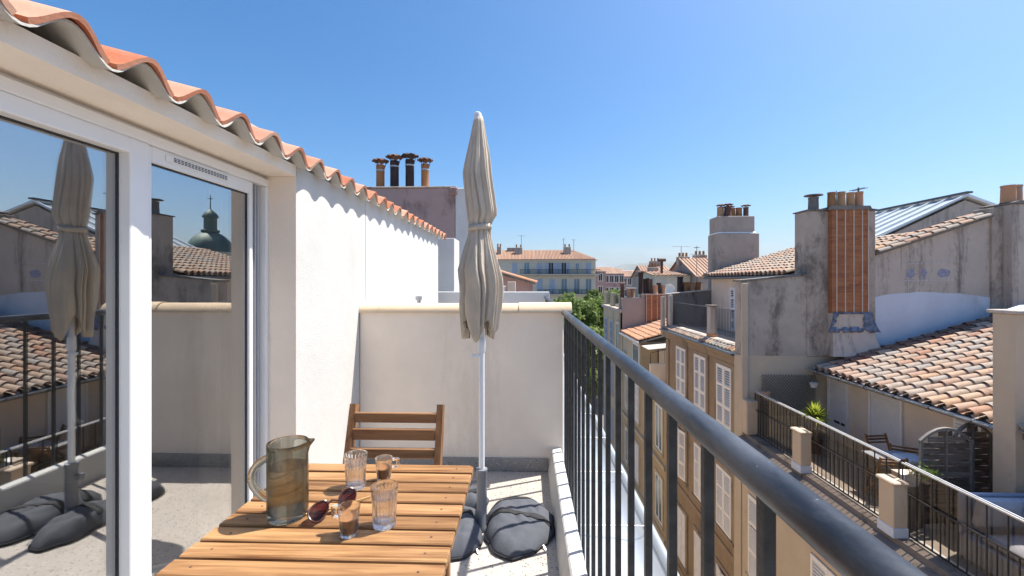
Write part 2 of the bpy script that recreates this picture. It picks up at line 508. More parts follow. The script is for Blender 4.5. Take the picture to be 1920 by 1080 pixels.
M['shutter'] = plain('shutter_paint', (.82,.78,.73), .5, 0, .05, 4)
M['shutter_blue'] = plain('shutter_blue', (.36,.42,.52), .6, 0, .1, 2)
M['grey_blue'] = plain('grey_blue', (.25,.29,.34), .6, 0, .1, 4)
M['roller'] = plain('roller', (.78,.74,.70), .5, 0, .03)
M['dark'] = plain('dark_opening', (.02,.02,.022), .5)
M['room'] = plain('room', (.46,.42,.37), .9)
M['room_floor'] = plain('room_floor', (.30,.27,.24), .5)
M['curtain'] = plain('curtain', (.74,.67,.56), .9, 0, .05)
M['tarp'] = plain('tarp', (.10,.125,.19), .35, .3, .6, 9)
M['blue_paint'] = plain('blue_paint', (.27,.275,.36), .9, 0, .35, 30)
M['cushion'] = plain('cushion', (.36,.40,.48), .9, 0, .08, 8)
M['stone_tile'] = plain('stone_tile', (.30,.27,.24), .8, 0, .15, 3)
M['asphalt'] = plain('asphalt', (.06,.06,.062), .9, 0, .2, 2)
M['bark'] = plain('bark', (.20,.17,.13), .9, 0, .3, 6)
M['leaf'] = leaf('leaf', ((.07,.12,.025),(.16,.24,.05),(.23,.28,.07)))
M['leaf_light'] = leaf('leaf_light', ((.07,.12,.02),(.12,.19,.04),(.16,.20,.06)))
M['yucca'] = leaf('yucca', ((.30,.38,.04),(.52,.56,.10),(.42,.46,.07)))
M['far_roof'] = clay('far_roof', ((.34,.17,.10),(.42,.26,.18),(.38,.21,.13),(.26,.18,.14)), .4, .25)
M['far_cream'] = plaster('far_cream', (.63,.57,.47), (.3,.26,.19), .3, .1, 4, .3, .4)
M['copper_green'] = plain('copper_green', (.10,.15,.13), .6, .2, .25, .6)
M['hill'] = plain('hill', (.13,.14,.10), .95, 0, .35, .004)
M['ground'] = plain('ground', (.20,.18,.16), .95, 0, .2, .05)
M['solar_glass'] = plain('solar_glass', (.20,.27,.30), .12, .3, .1, 2)
M['alu'] = plain('alu', (.76,.77,.78), .4, .2, .05)
M['glazing'] = plain('glazing', (.48,.53,.54), .25, .0, .1, 2)
M['cement_brown'] = plaster('cement_brown', (.37,.325,.29), (.10,.085,.075), .5, .2, 40, .9, .35, var=.12)

def rail_paint():
    m, nt, b = new_mat('rail_paint')
    v = coords(nt, (1,.35,1))
    worn = ramp(nt, noise_tex(nt, v, 9, 8, .72, .4), .42, .74)
    c = mixc(nt, worn, (.020,.023,.030), (.11,.115,.125))
    fl = ramp(nt, noise_tex(nt, coords(nt), 150, 4, .6), .70, .76)
    c = mixc(nt, fl, c, (.35,.35,.34))
    nt.links.new(c, b.inputs['Base Color'])
    b.inputs['Roughness'].default_value = .38; b.inputs['Metallic'].default_value = .15
    bump(nt, b, noise_tex(nt, coords(nt), 55, 4), .12, .003)
    return m
M['rail_paint'] = rail_paint()

def flue_brick():
    """thin stacked flue tiles"""
    m, nt, b = new_mat('flue_brick')
    br = nt.nodes.new('ShaderNodeTexBrick')
    br.inputs['Scale'].default_value = 1.0
    br.inputs['Brick Width'].default_value = .55; br.inputs['Row Height'].default_value = .048
    br.inputs['Mortar Size'].default_value = .005; br.inputs['Mortar Smooth'].default_value = .2
    br.inputs['Color1'].default_value = (.38,.13,.05,1); br.inputs['Color2'].default_value = (.22,.07,.03,1)
    br.inputs['Mortar'].default_value = (.14,.06,.035,1)
    t = nt.nodes.new('ShaderNodeTexCoord'); sp = nt.nodes.new('ShaderNodeSeparateXYZ'); cb = nt.nodes.new('ShaderNodeCombineXYZ')
    nt.links.new(t.outputs['Object'], sp.inputs[0])
    nt.links.new(mmath(nt, 'ADD', sp.outputs[0], sp.outputs[1]), cb.inputs[0]); nt.links.new(sp.outputs[2], cb.inputs[1])
    nt.links.new(cb.outputs[0], br.inputs['Vector'])
    n = ramp(nt, noise_tex(nt, coords(nt, (1,1,3)), 3, 6, .65), .35, .75)
    c = mixc(nt, mmath(nt, 'MULTIPLY', n, .6), br.outputs[0], (.45,.22,.10))
    nt.links.new(c, b.inputs['Base Color']); b.inputs['Roughness'].default_value = .9
    bump(nt, b, br.outputs['Fac'], -.4, .01)
    return m
M['flue_brick'] = flue_brick()
M['bar_paint'] = plain('bar_paint', (.026,.025,.025), .5, .15, .6, 25, .25, 70)

# ------------------------------------------------------------------ ground and street far below
STREET_Z = -15.0
def struct(name, mb, m, **k): return mb.build(name, m, kind='structure', **k)
g = MB(); g.quad((-9000,-3000,STREET_Z),(9000,-3000,STREET_Z),(9000,16000,STREET_Z),(-9000,16000,STREET_Z))
struct('ground', g, M['ground'])
g = MB(); g.quad((1.9,-30,STREET_Z+.004),(4.6,-30,STREET_Z+.004),(4.6,80,STREET_Z+.004),(1.9,80,STREET_Z+.004))
struct('street', g, M['asphalt'])
for nm, a, b in (('pavement', .62, 1.9), ('pavement', 4.6, 5.8)):
    g = MB(); g.box(a, b, -30, 80, STREET_Z, STREET_Z+.13); struct(nm, g, M['stone_tile'])

# ------------------------------------------------------------------ own terrace
g = MB(); g.box(-1.52, .165, -1.6, 3.238, -.12, 0); struct('terrace_floor', g, M['terrazzo'])

tw = thing('terrace_end_wall', 'low cream rendered wall closing the far end of the terrace', 'wall', (-.5, 3.3, 0))
g = MB(); g.cbox(-1.249, .275, 3.235, 3.365, 0, 1.175, .008); g.build('wall', M['cream_wall'], tw)
g = MB(); g.cbox(-1.245, .158, 3.221, 3.2345, 0.001, .098, .003); g.build('skirting', M['terrazzo_dark'], tw)
def coping(x0, x1, r, lift):
    g = MB(); n = 14; vs = []; fs = []
    xs = [x0 + (x1-x0)*i/6 for i in range(7)]
    for i, x in enumerate(xs):
        for k in range(n+1):
            w = math.pi*k/n
            wob = 1 + .02*noise.noise((x*4, k*.4, lift*90))
            vs.append((x, 3.30 + math.cos(w)*r*1.18*wob, 1.163 + lift + math.sin(w)*r*wob))
    m_ = n+1
    for i in range(6):
        for k in range(n): fs.append((i*m_+k, (i+1)*m_+k, (i+1)*m_+k+1, i*m_+k+1))
        fs.append((i*m_+n, (i+1)*m_+n, (i+1)*m_, i*m_))
    fs.append(tuple(range(m_))); fs.append(tuple(6*m_+k for k in range(m_-1,-1,-1)))
    g.add(vs, fs); g.build('coping_tile', M['coping'], tw, smooth=50)
coping(-1.248, -.052, .070, .004)
coping(-.055, .335, .076, .005)

# own house
hs = thing('house', 'white rendered house beside the terrace, clay tiled eave above the glass door', 'house', (-1.25, 2.5, 0))
g = MB(); g.prism([(-1.25,2.339),(-1.25,3.36),(-1.75,3.36),(-1.75,2.339)], 'z', -.3, 2.03)
g.build('wall', M['white_wall'], hs)
g = MB(); g.box(-1.70, -1.2505, 2.335, 2.3385, 0, 1.9715); g.build('reveal', M['cream_wall'], hs)
g = MB(); g.box(-1.75, -1.247, 3.362, 6.14, -1, 2.03); g.build('wall', M['smooth_white'], hs)
g = MB(); g.prism([(-1.25,1.972),(-1.25,2.03),(-1.75,2.14),(-1.75,1.972)], 'y', -1.6, 2.334); g.build('lintel', M['fascia'], hs)
g = MB(); g.box(-3.2, .52, -1.6, 9.0, -15, -.13); g.build('lower_wall', M['beige_facade'], hs)
EX, EZ, PITCH, V0, AMP, SL = -1.185, 2.003, .226, 1.214, .035, .28
def wave(y): return AMP*(1 - math.cos(2*math.pi*(y - V0)/PITCH))
# corrugated underlay sheet with real thickness
g = MB(); ys = []; y = V0 - 13*PITCH
while y < 6.32: ys.append(y); y += PITCH/14
vs = []; fs = []; xs = [EX, EX-.25, EX-1.6]
for y in ys:
    for x in xs:
        z = EZ + wave(y) + SL*(EX - x)
        jag = .003*noise.noise((y*30, x*9, 1)) if x == EX else 0
        vs.append((x+jag, y, z+.007)); vs.append((x+jag, y, z))
n = 6
for i in range(len(ys)-1):
    a, b = i*n, (i+1)*n
    for j in range(2):
        fs.append((a+2*j, b+2*j, b+2*j+2, a+2*j+2)); fs.append((a+2*j+1, a+2*j+3, b+2*j+3, b+2*j+1))
    fs.append((a, a+1, b+1, b))
g.add(vs, fs); roof = g.build('roof', M['fibro'], hs, smooth=60)
roof['label'] = 'grey corrugated underlay sheet carrying the clay tiles'

def tile_mesh(name, m, L=.45, w0=.19, w1=.155, h0=.075, h1=.062, th=.013, seg=8, up=1):
    """half-round clay tile: local +x runs up the slope, y across, z out"""
    g = MB(); vs = []; fs = []
    for (u, w, h) in ((0,w0,h0),(L,w1,h1)):
        for t, o in ((0,0),(1,th)):
            for k in range(seg+1):
                a = math.pi*k/seg
                vs.append((u, -math.cos(a)*(w/2-o), up*math.sin(a)*(h-o)))
    m_ = seg+1
    for k in range(seg):
        fs.append((k, k+1, 2*m_+k+1, 2*m_+k)); fs.append((m_+k+1, m_+k, 3*m_+k, 3*m_+k+1))
        fs.append((k+1, k, m_+k, m_+k+1)); fs.append((2*m_+k, 2*m_+k+1, 3*m_+k+1, 3*m_+k))
    fs.append((0, m_, 3*m_, 2*m_)); fs.append((seg, 2*m_+seg, 3*m_+seg, m_+seg))
    if up < 0: fs = [f[::-1] for f in fs]
    g.add([(a, b, c) for a, b, c in vs], [f[::-1] for f in fs])
    return g.mesh(name, m, 40), g
def eave_tile():
    """clay tile pressed to the wave of the sheet below"""
    g = MB(); vs = []; fs = []; S = 12
    for u in (0, .42):
        for o in (.024, .009):
            for k in range(S+1):
                y = -.097 + .194*k/S; q = 1 if o < .02 else 1.06
                vs.append((u, y*q, AMP*(1+math.cos(2*math.pi*y/PITCH))*(1 if u == 0 else .96) + o - .004*(abs(y)/.097)**2))
    m_ = S+1
    for k in range(S):
        fs += [(k, 2*m_+k, 2*m_+k+1, k+1), (m_+k+1, 3*m_+k+1, 3*m_+k, m_+k), (k+1, m_+k+1, m_+k, k), (2*m_+k, 3*m_+k, 3*m_+k+1, 2*m_+k+1)]
    fs += [(0, m_, 3*m_, 2*m_), (S, 2*m_+S, 3*m_+S, m_+S)]
    g.add(vs, fs); return g.mesh('clay_tile', M['tile_new'], 40)
tm_new = eave_tile()
slope_m = Matrix.Rotation(math.pi, 4, 'Z') @ Matrix.Rotation(-math.atan(SL), 4, 'Y')
for k in range(-13, 23):
    yc = V0 + PITCH*(k + .5)
    for row in range(2):
        x = EX - .002 - row*.34 - .022*abs(noise.noise((k*1.7, row, 3)))
        z = EZ + .001 + SL*(EX - x) + .014*row
        if row: z += .004
        inst('clay_tile', tm_new, roof, Matrix.Translation((x, yc + .006*noise.noise((k*.9, row, 8)), z)) @ slope_m @ Matrix.Rotation(R(4.0*noise.noise((k*2.3,row,1))),4,'Z'))

# sliding glass door
dr = MB()
dr.cbox(-1.52, -1.400, -1.4, 2.334, 1.913, 1.953, .003); dr.box(-1.52, -1.43, -1.4, 2.334, 1.9535, 1.9712)
dr.cbox(-1.52, -1.400, 2.308, 2.334, .03, 1.913, .003)
dr.cbox(-1.52, -1.400, -1.4, 2.334, .001, .03, .003)
door = dr.build('sliding_door', M['pvc'], hs)
g = MB()
for a in (2.235, 2.262, 2.284): g.box(-1.49, -1.430, a, a+.006, .03, 1.912)
g.box(-1.51, -1.495, 2.25, 2.307, .03, 1.912); g.build('track_groove', M['pvc_shade'], door)
def sash(y0, y1, x, stile_l, stile_r, top, zt, gd=.018):
    g = MB()
    g.cbox(x-.05, x, y0, y0+stile_l, .032, zt, .004); g.cbox(x-.05, x, y1-stile_r, y1, .032, zt, .004)
    g.cbox(x-.049, x-.001, y0+stile_l, y1-stile_r, zt-top, zt, .003); g.cbox(x-.049, x-.001, y0+stile_l, y1-stile_r, .032, .11, .003)
    f = g.build('sash', M['pvc'], door)
    s = MB(); a, b, c, d = y0+stile_l, y1-stile_r, .11, zt-top
    for q in ((a,a+.006,c,d),(b-.006,b,c,d),(a+.006,b-.006,d-.006,d),(a+.006,b-.006,c,c+.006)):
        s.box(x-gd-.010, x-gd+.004, q[0], q[1], q[2], q[3])
    s.build('seal', M['seal'], f)
    p = MB(); p.box(x-gd-.006, x-gd, a+.006, b-.006, c+.006, d-.006); p.build('glass_pane', M['glass_door'], door)
    return f
sash(-1.35, 1.582, -1.402, .08, .077, .055, 1.9125, .047)
s2 = sash(1.586, 2.214, -1.412, .02, .024, .062, 1.9125)
v = MB(); v.cbox(-1.4125, -1.406, 1.665, 2.03, 1.872, 1.898, .002); vent = v.build('vent', M['pvc'], door)
v = MB()
for i in range(17):
    for z in (1.879, 1.8855, 1.892):
        v.box(-1.4062, -1.4045, 1.70+i*.0185, 1.70+i*.0185+.013, z-.0016, z+.0016)
v.build('slots', M['seal'], vent, kind='stuff')
g = MB(); g.tube([(-1.47, 1.40+.035*math.cos(a), 1.02+.085*math.sin(a)) for a in [math.pi/2 + math.pi*i/14 for i in range(15)]], .006, 8)
g.build('handle', M['pvc'], door)
# the room behind the glass
g = MB(); x0, x1, y0, y1, z0, z1 = -4.6, -1.53, -1.5, 2.9, .015, 2.28
g.quad((x0,y0,z0),(x1,y0,z0),(x1,y1,z0),(x0,y1,z0)); struct('room_floor', g, M['room_floor'])
g = MB(); g.quad((x0,y0,z0),(x0,y1,z0),(x0,y1,z1),(x0,y0,z1)); g.quad((x0,y1,z0),(x1,y1,z0),(x1,y1,z1),(x0,y1,z1))
g.quad((x0,y0,z0),(x0,y0,z1),(x1,y0,z1),(x1,y0,z0)); g.quad((x1,2.34,z0),(x1,y1,z0),(x1,y1,z1),(x1,2.34,z1))
struct('room_wall', g, M['room'])
g = MB(); g.quad((x0,y0,z1),(x0,y1,z1),(x1-.19,y1,z1),(x1-.19,y0,z1)); struct('room_ceiling', g, M['room'])
g = MB(); vs = []; fs = []
for i in range(61):
    y = 2.19 + .26*i/60
    dx = .03*math.sin(i*.75) + .008*math.sin(i*1.9)
    for j, z in enumerate((.03, .6, 1.2, 1.9)): vs.append((-1.64 + dx*(1.15-.1*j), y - .04*(1-j/3)*(1-i/60), z))
for i in range(60):
    for j in range(3): fs.append((i*4+j, (i+1)*4+j, (i+1)*4+j+1, i*4+j+1))
g.add(vs, fs); g.build('curtain', M['curtain'], None, smooth='all', label='long beige curtain hanging behind the glass door', cat='curtain')

# kerb under the railing
g = MB()
prof = [(.158,0),(.172,.09),(.186,.165),(.194,.173),(.250,.175),(.256,.168),(.256,-.12),(.158,-.12)]
g.prism(prof, 'y', -1.6, 3.234)
g.build('kerb_wall', M['white_wall'], None, label='low white rendered kerb along the open edge of the terrace', cat='kerb', smooth=20)

# railing
def railing(name, label, y0, y1, ys):
    t = thing(name, label, 'railing', (.28, (y0+y1)/2, -.06))
    g = MB(); g.tube([(.281, y0, 1.167), (.280, (y0+y1)/2, 1.169), (.277, y1, 1.171)], .0215, 24); g.build('handrail', M['rail_paint'], t, smooth=True)
    g = MB(); g.cbox(-.008, .008, -.008, .008, -.06, 1.158, .0015); me = g.mesh('baluster', M['bar_paint'])
    for y in ys: inst('baluster', me, t, Matrix.Translation((.281, y, 0)) @ Matrix.Rotation(R(3*noise.noise((y*7,0,0))),4,'Z'))
    return t
railing('railing', 'black metal terrace railing with worn round handrail in the foreground', -.75, 3.236, [.357 + .1655*k for k in range(-5, 18)])
railing('railing', 'dark handrail of the next terrace showing above the clay coping', 3.37, 6.39, [3.5 + .1655*k for k in range(0, 18)])

# zinc ledge and gutter outside the railing
zl = thing('zinc_ledge', 'pale zinc ledge and gutter running outside the railing', 'ledge', (.5, 3, -.1))
g = MB(); vs = []; fs = []
pr = [(.258,-.055),(.40,-.075),(.52,-.085),(.60,-.10),(.66,-.085),(.70,-.05)]
yy = [-1.6 + 14.0*i/56 for i in range(57)]
for y in yy:
    for (x, z) in pr: vs.append((x, y, z + .002*noise.noise((x*5, y*2, 0))))
n = len(pr)
for i in range(len(yy)-1):
    for j in range(n-1): fs.append((i*n+j, i*n+j+1, (i+1)*n+j+1, (i+1)*n+j))
g.add(vs, fs); g.build('sheet', M['zinc'], zl, smooth='all')
g = MB(); g.tube([(.725,-1.6,-.045),(.725,12.4,-.045)], .026, 14); g.build('gutter_bead', M['zinc'], zl, smooth=True)
g = MB(); g.tube([(.73,-1.6,-.125),(.73,12.4,-.125)], .05, 14); g.build('gutter', M['zinc'], zl, smooth=True)
for k in range(12):
    y = 1.1 + .72*k
    g = MB(); g.tube([(.262,y,-.01),(.5,y+.02,-.018),(.72,y+.03,-.022)], .0035, 6); g.build('gutter_strap', M['galv'], zl)

# next terrace: wall, pier, chimney stack
g = MB(); g.cbox(-1.62, .335, 6.40, 6.52, -.1, 1.25, .006)
g.build('terrace_wall', M['smooth_white'], None, label='smooth white wall of the next terrace behind the clay coping', cat='wall')
g = MB(); g.cbox(-1.75, -1.141, 6.9, 7.4, -.1, 2.09, .006)
g.build('pier', M['smooth_white'], None, label='short white pier at the end of the tiled eave', cat='pier')
g = MB(); g.lathe([(.035,0),(.035,.04),(.028,.04),(.028,.0)], (-1.14,4.6,1.205), 14, True, False)
g.cyl((-1.14,4.6,-.1), .02, 1.31, 8)
g.build('vent_pipe', M['galv'], None, label='small galvanised vent pipe peeping over the clay coping', cat='pipe', smooth=True)
g = MB(); g.box(-1.75, .3, 3.4, 9, -.12, -.02); struct('next_terrace_floor', g, M['terrazzo'])

cs = thing('chimney_stack', 'wide mauve plastered chimney stack with four capped flue pots', 'chimney', (-2, 8.9, 0))
g = MB(); g.cbox(-3.4, -1.385, 8.5, 9.3, -.1, 3.235, .012); g.build('stack', M['mauve'], cs)
g = MB(); g.cbox(-1.383, -.98, 8.48, 9.2, -.1, 3.225, .012); g.build('white_pier', M['smooth_white'], cs)
g = MB(); g.cbox(-3.43, -1.37, 8.47, 9.33, 3.236, 3.262, .006); g.build('crown_slab', M['cement_light'], cs)
g = MB(); g.cbox(-1.50, -1.34, 8.43, 8.5, 3.09, 3.236, .02); g.build('corbel', M['mauve'], cs)
def chimney_cap(parent, x, y, z, r, m, wav=9, lift=.10):
    """pleated sheet-metal hat on three straps"""
    g = MB(); seg = 36; vs = [(x, y, z+lift+.055)]; fs = []
    for j, (rr, zz) in enumerate(((.45,.045),(1.0,.0))):
        for k in range(seg):
            a = 2*math.pi*k/seg; w = .014*math.cos(wav*a)*rr
            vs.append((x+r*rr*math.cos(a)*(1+.05*math.cos(wav*a)*rr), y+r*rr*math.sin(a), z+lift+zz*1.0+w))
    for k in range(seg):
        l = (k+1) % seg
        fs.append((0, 1+k, 1+l)); fs.append((1+k, 1+seg+k, 1+seg+l, 1+l))
    n0 = len(vs); vs2 = [(a, b, c-.006) for a, b, c in vs]
    fs2 = [tuple(i+n0 for i in f[::-1]) for f in fs]
    rim = [(1+seg+k, n0+1+seg+k, n0+1+seg+(k+1)%seg, 1+seg+(k+1)%seg) for k in range(seg)]
    g.add(vs+vs2, fs+fs2+rim)
    for k in range(3):
        a = 2*math.pi*k/3+.4
        g.bar((x+r*.5*math.cos(a), y+r*.5*math.sin(a), z-.06), (x+r*.72*math.cos(a), y+r*.72*math.sin(a), z+lift+.03), .012, .005)
    return g.build('pot_cap', m, parent)
for (a, b, top, m, cm) in ((-3.068,-2.90,3.78,'pot_orange','rust'),(-2.78,-2.605,3.86,'soot','rust'),(-2.465,-2.29,3.88,'soot','soot'),(-2.143,-1.985,3.79,'pot_orange','rust')):
    xc, r = (a+b)/2, (b-a)/2
    g = MB(); g.lathe([(r*1.06,0),(r,.05),(r*.97,top-3.262-.08),(r*1.03,top-3.262-.07),(r*1.03,top-3.262),(r*.8,top-3.262),(r*.78,.1)], (xc,8.85,3.262), 20, False, True)
    p = g.build('flue_pot', M[m], cs, smooth=True)
    g = MB(); g.lathe([(r*1.06,0),(r*1.06,.03)], (xc,8.85,top-.13), 20); g.build('clamp', M['galv'], p, smooth=True)
    chimney_cap(p, xc, 8.85, top, r*2.0, M[cm], 9 if cm == 'rust' else 6, .08)

# ------------------------------------------------------------------ table, chair
tb = thing('patio_table', 'slatted acacia wood table holding the jug and drinks', 'table', (-.513, 1.18, 0))
TX0, TX1, TY1, TP, TZ = -.838, -.188, 1.563, .0685, .74
for k in range(11):
    y1 = TY1 - TP*k
    g = MB(); c = .014 if k == 0 else .001
    pl = [(TX0+c,y1),(TX1-c,y1),(TX1,y1-c),(TX1,y1-.058),(TX0,y1-.058),(TX0,y1-c)] if k == 0 else None
    if pl: g.prism(pl[::-1], 'z', TZ-.021, TZ)
    else: g.cbox(TX0, TX1, y1-.058, y1, TZ-.021, TZ+.0004*noise.noise((k*3.1,0,0)), .003)
    sl_ = g.build('slat', M['acacia'], tb)
    for x in (TX0+.062, TX1-.058):
        q = MB(); q.cyl((x, y1-.029, TZ-.0006), .0034, .0012, 10); q.build('screw', M['rust'], sl_)
for x in (TX0+.05, TX1-.07):
    g = MB(); g.cbox(x, x+.022, TY1-TP*11+.02, TY1-.012, TZ-.075, TZ-.022, .003); g.build('apron', M['acacia_y'], tb)
for x in (TX0+.075, TX1-.115):
    for y in (TY1-.09, TY1-TP*11+.05):
        g = MB(); g.cbox(x, x+.04, y, y+.04, 0, TZ-.0225, .004); g.build('leg', M['acacia_z'], tb)
for y in (TY1-.085, TY1-TP*11+.055):
    g = MB(); g.cbox(TX0+.116, TX1-.116, y, y+.025, TZ-.07, TZ-.023, .003); g.build('cross_rail', M['acacia'], tb)

def folding_chair(label, loc, rz, w=.42, group=None, name='folding_chair', sc=1.0):
    """local: chair faces -y, back at y=0"""
    t = thing(name, label, 'chair', loc, rz, group); W = WORLD_OF[t.name] @ Matrix.Diagonal((1, 1, sc, 1))
    def B(nm, mb, m): return mb.build(nm, M[m], t, world=W)
    h = w/2
    for s in (-1, 1):
        g = MB(); g.bar((s*(h-.012), -.16, .30), (s*(h-.017), .02, .861), .024, .042); B('post', g, 'acacia_z')
        g = MB(); g.bar((s*(h-.012), -.46, .0), (s*(h-.012), -.16, .30), .022, .04); B('leg', g, 'acacia_z')
        g = MB(); g.bar((s*(h-.040), -.04, .0), (s*(h-.040), -.42, .43), .022, .04); B('leg', g, 'acacia_z')
        g = MB(); g.bar((s*(h-.066), -.05, .425), (s*(h-.066), -.47, .445), .022, .03); B('seat_rail', g, 'acacia_y')
    for (z0, z1) in ((.800,.837),(.741,.783),(.681,.718)):
        y = .02 - (.861-(z0+z1)/2)*.32 - .012
        g = MB(); g.cbox(-h+.025, h-.029, y-.007, y+.009, z0, z1, .003); B('back_slat', g, 'chair_slat')
    for k in range(6):
        y = -.08 - k*.072
        g = MB(); g.cbox(-h+.055, h-.055, y-.052, y, .441+.0012*k, .456+.0012*k, .002); B('seat_slat', g, 'chair_slat')
    g = MB(); g.cbox(-h+.03, h-.03, -.415, -.39, .06, .085, .003); B('stretcher', g, 'chair_slat')
    return t
folding_chair('brown wooden folding chair pushed against the far side of the slatted table', (-.515, 1.715, 0), 0, .382, None, 'folding_chair', 1.055)

# ------------------------------------------------------------------ things on the table
def vessel(mb, prof_out, prof_in, c, seg=40, rib=0, ribamp=0.0):
    """closed glass wall: outside up, inside down"""
    vs = []; fs = []; prof = prof_out + prof_in[::-1]; n = len(prof); no = len(prof_out)
    for i, (r, z) in enumerate(prof):
        for k in range(seg):
            a = 2*math.pi*k/seg
            rr = r
            if rib and i < no and .012 < z < prof_out[-1][1]-.014: rr = r - ribamp*(.5+.5*math.cos(rib*a))
            vs.append((c[0]+rr*math.cos(a), c[1]+rr*math.sin(a), c[2]+z))
    for i in range(n-1):
        for k in range(seg):
            l = (k+1) % seg; fs.append((i*seg+k, i*seg+l, (i+1)*seg+l, (i+1)*seg+k))
    fs.append(tuple(range(seg-1,-1,-1))); fs.append(tuple((n-1)*seg+k for k in range(seg)))
    mb.add(vs, fs)
def tumbler(label, x, y):
    t = thing('water_glass', label, 'glass', (x, y, TZ), 0, 'ribbed water glasses')
    c = (x, y, TZ+.0006); g = MB()
    out = [(.0285,0),(.0295,.003),(.0300,.014),(.0312,.03),(.0330,.06),(.0348,.09),(.0356,.096),(.0366,.1065),(.0362,.108)]
    inn = [(.024,.013),(.0275,.016),(.0290,.03),(.0308,.06),(.0327,.09),(.0337,.1),(.0348,.1075)]
    vessel(g, out, inn, c, 160, 20, .0022); g.build('tumbler', M['clear_glass'], t, smooth=60)
    g = MB(); g.lathe([(.0272,.0166),(.0288,.031),(.0304,.06),(.0316,.078)], c, 40, True, True); g.build('water', M['water'], t, smooth=True)
tumbler('tall ribbed water glass nearest the table edge beside the coffee cup', -.384, 1.172)
tumbler('tall ribbed water glass standing behind the sunglasses near the chair', -.547, 1.385)
def espresso(label, x, y, hx, level=.05):
    t = thing('coffee_cup', label, 'cup', (x, y, TZ), 0, 'small glass coffee cups')
    c = (x, y, TZ+.0006); g = MB()
    out = [(.0205,0),(.0215,.002),(.0225,.012),(.0250,.040),(.0285,.074),(.0282,.076)]
    inn = [(.017,.008),(.0198,.011),(.0228,.040),(.0268,.0755)]
    vessel(g, out, inn, c, 40); g.build('cup', M['clear_glass'], t, smooth=60)
    g = MB(); d = Vector((hx[0], hx[1], 0)).normalized()
    p = Vector(c); zz = [.068,.068,.040,.040]; dd = [.027,.047,.045,.0255]
    pts = [p + d*a + Vector((0,0,b)) for a, b in zip(dd, zz)]
    for a, b in zip(pts[:-1], pts[1:]): g.bar(a, b, .012, .0055)
    g.build('handle', M['clear_glass'], t)
    g = MB(); g.lathe([(.0194,.0115),(.0222,.038),(.0222+.0001*(level*1000-38), level-.0025)], c, 32, True, True); g.build('coffee', M['coffee'], t, smooth=True)
    g = MB(); r = .0222+.0001*(level*1000-38); g.lathe([(r,level-.0022),(r+.0002,level)], c, 32, True, True); g.build('crema', M['crema'], t, smooth=True)
espresso('small glass coffee cup in front of the sunglasses', -.462, 1.125, (-1,.25), .046)
espresso('small glass coffee cup standing behind the nearer water glass', -.472, 1.435, (1,.3), .044)

jg = thing('water_jug', 'smoky glass water jug with curved handle', 'jug', (-.672, 1.211, TZ))
g = MB(); c = Vector((-.672, 1.211, TZ+.0006)); H_, RJ = .208, .0535; seg = 64
sp_a = R(12)
def jug_ring(r, z, lip):
    ring = []
    for k in range(seg):
        a = 2*math.pi*k/seg; d = (a - sp_a + math.pi) % (2*math.pi) - math.pi
        ex = lip*math.exp(-(d/.20)**2)
        rr = r*(1+.006*math.sin(3*a+z*20)) + .019*ex
        ring.append((c.x+rr*math.cos(a), c.y+rr*math.sin(a), c.z+z + .004*ex))
    return ring
rings = [(.050,0,0),(.0525,.004,0),(.0535,.03,0),(.0535,.10,0),(.0532,.17,0),(.0535,.192,.35),(.0540,.205,.95),(.0530,.2085,1),
         (.0512,.2065,1),(.0502,.192,.38),(.0498,.17,0),(.0498,.10,0),(.0498,.03,0),(.047,.020,0)]
vs = []; fs = []
for r, z, l in rings: vs += jug_ring(r, z, l)
for i in range(len(rings)-1):
    for k in range(seg):
        l = (k+1) % seg; fs.append((i*seg+k, i*seg+l, (i+1)*seg+l, (i+1)*seg+k))
fs.append(tuple(range(seg-1,-1,-1))); fs.append(tuple((len(rings)-1)*seg+k for k in range(seg)))
g.add(vs, fs); g.build('body', M['smoke_glass'], jg, smooth=60)
g = MB(); g.lathe([(.0465,.0205),(.0492,.031),(.0493,.10),(.0493,.142)], c, 48, True, True); g.build('water', M['water'], jg, smooth=True)
g = MB(); pts = []
for i in range(17):
    a = math.pi*i/16; ex = math.sin(a)**.75
    pts.append((c.x - .0525 - .046*ex, c.y - .010*ex, c.z + .163 - .118*i/16 + .012*math.sin(a)*(1-i/16)))
g.tube(pts, .0105, 12); g.build('handle', M['smoke_glass'], jg, smooth=True)

sg = thing('sunglasses', 'brown tortoiseshell sunglasses lying folded between jug and cup', 'sunglasses', (-.545, 1.23, TZ))
A = Vector((-.575, 1.192, TZ+.024)); Bv = Vector((-.524, 1.262, TZ+.026))
ux = (Bv - A).normalized(); nrm = (Vector((.35, -.75, .62))); nrm = (nrm - ux*nrm.dot(ux)).normalized(); uy = nrm.cross(ux).normalized()
if uy.z < 0: uy = -uy
def lens_pts(cn, s, flip):
    out = []
    for k in range(32):
        a = 2*math.pi*k/32; x = math.cos(a)*.031*s; y = math.sin(a)*.0215*s
        if math.sin(a) > 0: y *= 1 + .18*flip*math.cos(a)
        x, y = x*.87 - y*.5, x*.5 + y*.87
        out.append(cn + ux*x + uy*y + nrm*(.004*math.cos(2*a)))
    return out
for cn, fl in ((A,-1),(Bv,1)):
    ring = lens_pts(cn, 1.0, fl)
    g = MB(); g.tube(ring, .0028, 8, closed=True); fr = g.build('rim', M['tortoise'], sg, smooth=True)
    g = MB(); mid = cn + nrm*.003; vs = [tuple(mid)] + [tuple(p) for p in ring]
    g.add(vs, [(0, 1+k, 1+(k+1)%32) for k in range(32)])
    vs2 = [tuple(Vector(p)-nrm*.0016) for p in vs]; g.add(vs2, [(0, 1+(k+1)%32, 1+k) for k in range(32)])
    g.build('lens', M['lens'], fr, smooth='all')
